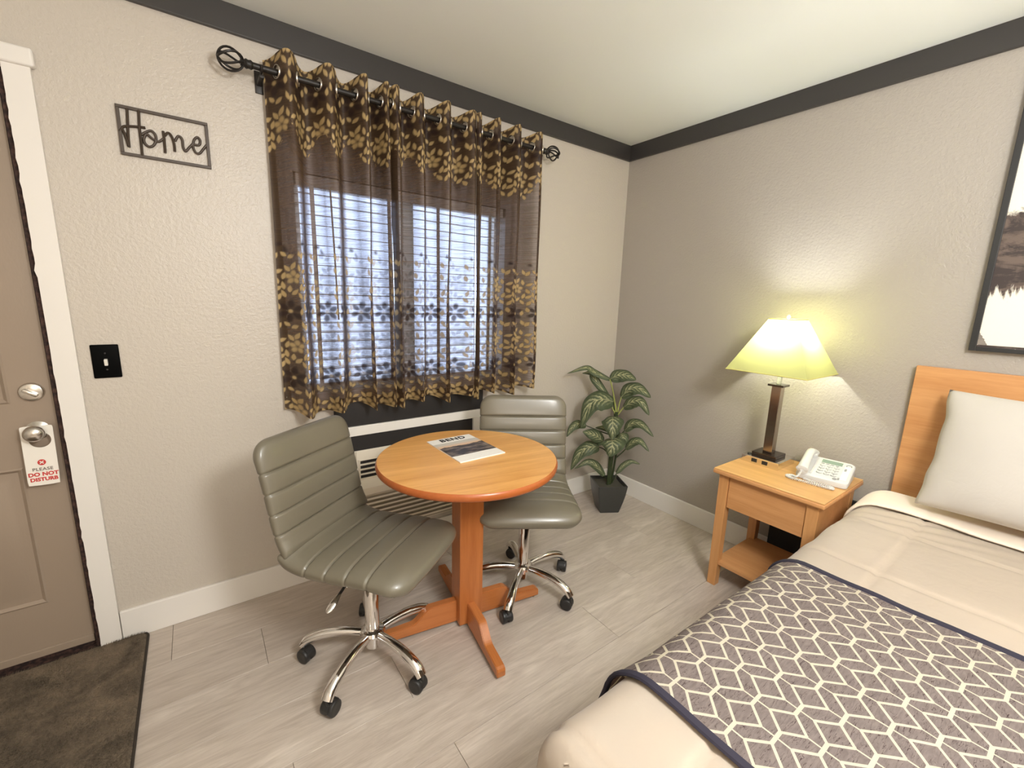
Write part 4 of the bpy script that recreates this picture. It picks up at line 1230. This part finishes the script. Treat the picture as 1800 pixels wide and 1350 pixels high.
# finer rows near the fold edge
xs = sorted(set(xs+[-.318-i*.004 for i in range(10)]), reverse=True)
rows = []
for x in xs:
    r = []
    for q in qs:
        p = surf(x, q)
        h = -.0045*quilt(x, q) + .004*(1-min(1, quilt(x, q)))
        # soft drag wrinkles near the head
        wv = math.exp(-((x+.40)/.12)**2)*math.exp(-((q+.02)/.25)**2)
        h += .006*wv*math.sin((x*1.0+q*.35)*95)
        if q > .05 or x < XS-.05: h += .005*noise.noise(Vector((x*7, q*2, 2)))
        n_ = Vector((0, 0, 1))
        if q > 0:
            a = min(q/RR, PI/2); n_ = Vector((0, math.sin(a), math.cos(a)))
        if x < XS:
            a = min((XS-x)/RR, PI/2); n_ = (n_+Vector((-math.sin(a)*1.2, 0, 0))).normalized()
        r.append(bm.verts.new(p+n_*h-Vector(cf.location)))
    rows.append(r)
for A, B in zip(rows, rows[1:]):
    for k in range(len(A)-1): bm.faces.new((A[k], A[k+1], B[k+1], B[k]))
bmesh.ops.solidify(bm, geom=bm.faces[:], thickness=.008)
o = obj('cover', bm, M_comf, cf, smooth=True, angle=85)

bm = bmesh.new()
rows = []
prof = [(-.135, .010), (-.20, .010), (-.27, .009), (-.325, .009), (-.338, .0095), (-.345, .012), (-.347, .0155), (-.344, .019), (-.335, .0215), (-.315, .023), (-.27, .024), (-.20, .024), (-.145, .023), (-.135, .019)]
for j in range(141):
    q = -1.49+j*(1.49+.40)/140
    dx_ = .012*noise.noise(Vector((q*4, 0, 9)))
    r = []
    for x, h in prof:
        p = surf(x, q); a = max(0, min(q/RR, PI/2)); n_ = Vector((0, math.sin(a), math.cos(a)))
        hh_ = h + (.004*noise.noise(Vector((q*6, x*14, 3))) if h > .0145 else 0) - (.004*math.exp(-(((q+.14+.185) % .37-.185)/.008)**2) if h > .0185 else 0)
        r.append(bm.verts.new(p+n_*hh_+Vector((dx_, 0, 0))-Vector(cf.location)))
    rows.append(r)
for A, B in zip(rows, rows[1:]):
    n_p = len(prof)
    for k in range(n_p): bm.faces.new((A[k], A[(k+1) % n_p], B[(k+1) % n_p], B[k]))
bm.faces.new(rows[0][::-1]); bm.faces.new(rows[-1])
obj('folded_edge', bm, M_comf, cf, smooth=True, angle=80)

rn = thing('bed_runner', 'gray bed runner with cream geometric lines and navy edges across the bed', 'bed runner', (-1.43, -2.45, TOPZ))
bm = bmesh.new(); uvl = bm.loops.layers.uv.new('UVMap')
rx0, rx1 = -1.808, -1.052
def rs(x, q, off=.014):
    p = surf(x, q); n_ = Vector((0, 0, 1))
    if q > 0:
        a = min(q/RR, PI/2); n_ = Vector((0, math.sin(a), math.cos(a)))
    flare = .035*max(0, min(1, (q-.05)/.2))*max(0, min(1, (-1.70-x)/.1))
    return p+n_*(off+.004*noise.noise(Vector((x*5, q*5, 7))))+Vector((0, flare, 0))-Vector(rn.location)
nx_, nq_ = 44, 110
q0, q1 = -1.50, .36
rows = []
for i in range(nx_+1):
    x = rx0+(rx1-rx0)*i/nx_
    rows.append([(bm.verts.new(rs(x, q0+(q1-q0)*j/nq_)), (x, YS+q0+(q1-q0)*j/nq_)) for j in range(nq_+1)])
UO = (1.0, 3.0)
for A, B in zip(rows, rows[1:]):
    for k in range(nq_):
        qd = (A[k], A[k+1], B[k+1], B[k])
        fc = bm.faces.new([v[0] for v in qd])
        for lp_, v in zip(fc.loops, qd): lp_[uvl].uv = (v[1][0]+3.0-.006, v[1][1]+4.0+.0085)
bmesh.ops.solidify(bm, geom=bm.faces[:], thickness=.004)
obj('runner_cloth', bm, M_runner, rn, smooth=True, angle=80)
for x in (rx0, rx1):
    bm = bmesh.new(); tube(bm, [rs(x, q0+(q1-q0)*j/nq_, .0145) for j in range(nq_+1)], .010, 8, flat=.0055); obj('edge_binding', bm, M_navy, rn, smooth=True)
bm = bmesh.new(); tube(bm, [rs(rx0+(rx1-rx0)*i/nx_, q1, .0145) for i in range(nx_+1)], .010, 8, flat=.0055); obj('edge_binding', bm, M_navy, rn, smooth=True)

# pillow: leaning on the headboard
pw = thing('pillow', 'plump cream pillow leaning against the honey wood headboard', 'pillow', (-.205, -2.142, .882))
bm = bmesh.new()
n1, n2 = 56, 44
PWW, PHH, PT = .345, .236, .092
top_, bot_ = [], []
for j in range(n2+1):
    a = []; b_ = []
    for i in range(n1+1):
        u = i/n1*2-1; v = j/n2*2-1
        cu = 1-.05*(1-v*v)*1.0; cv = 1-.06*(1-u*u)
        x = u*PWW*(1-.035*(1-v*v)); y = v*PHH*(1-.05*(1-u*u))
        f = max(0, 1-abs(u)**2.8)**.46*max(0, 1-abs(v)**2.8)**.46
        ed_ = 1-f
        wr = .006*noise.noise(Vector((x*14, y*5, 2)))*ed_*(f > 0)+.004*noise.noise(Vector((x*5, y*5, 8)))
        rim = .007*noise.noise(Vector((y*13, 5, 1)))*(abs(u) > .93)
        a.append(bm.verts.new((x+rim, y, PT*f+wr*(f > 0))))
        b_.append(bm.verts.new((x+rim, y, -PT*.75*f-.0015)) if f > 0 else a[-1])
    top_.append(a); bot_.append(b_)
for j in range(n2):
    for i in range(n1):
        bm.faces.new((top_[j][i], top_[j][i+1], top_[j+1][i+1], top_[j+1][i]))
        q = [bot_[j][i], bot_[j+1][i], bot_[j+1][i+1], bot_[j][i+1]]
        if len(set(q)) == 4:
            try: bm.faces.new(q)
            except ValueError: pass
# local: x = width (-> world -y), y = height, z = towards the room (-x)
tilt = math.radians(24)
Mx = Matrix(((0, 0, -1, 0), (-1, 0, 0, 0), (0, 1, 0, 0), (0, 0, 0, 1)))
Tm = RY(tilt) @ Mx
bmesh.ops.transform(bm, matrix=Tm, verts=bm.verts)
obj('pillow_case', bm, M_pillow, pw, smooth=True, angle=180)
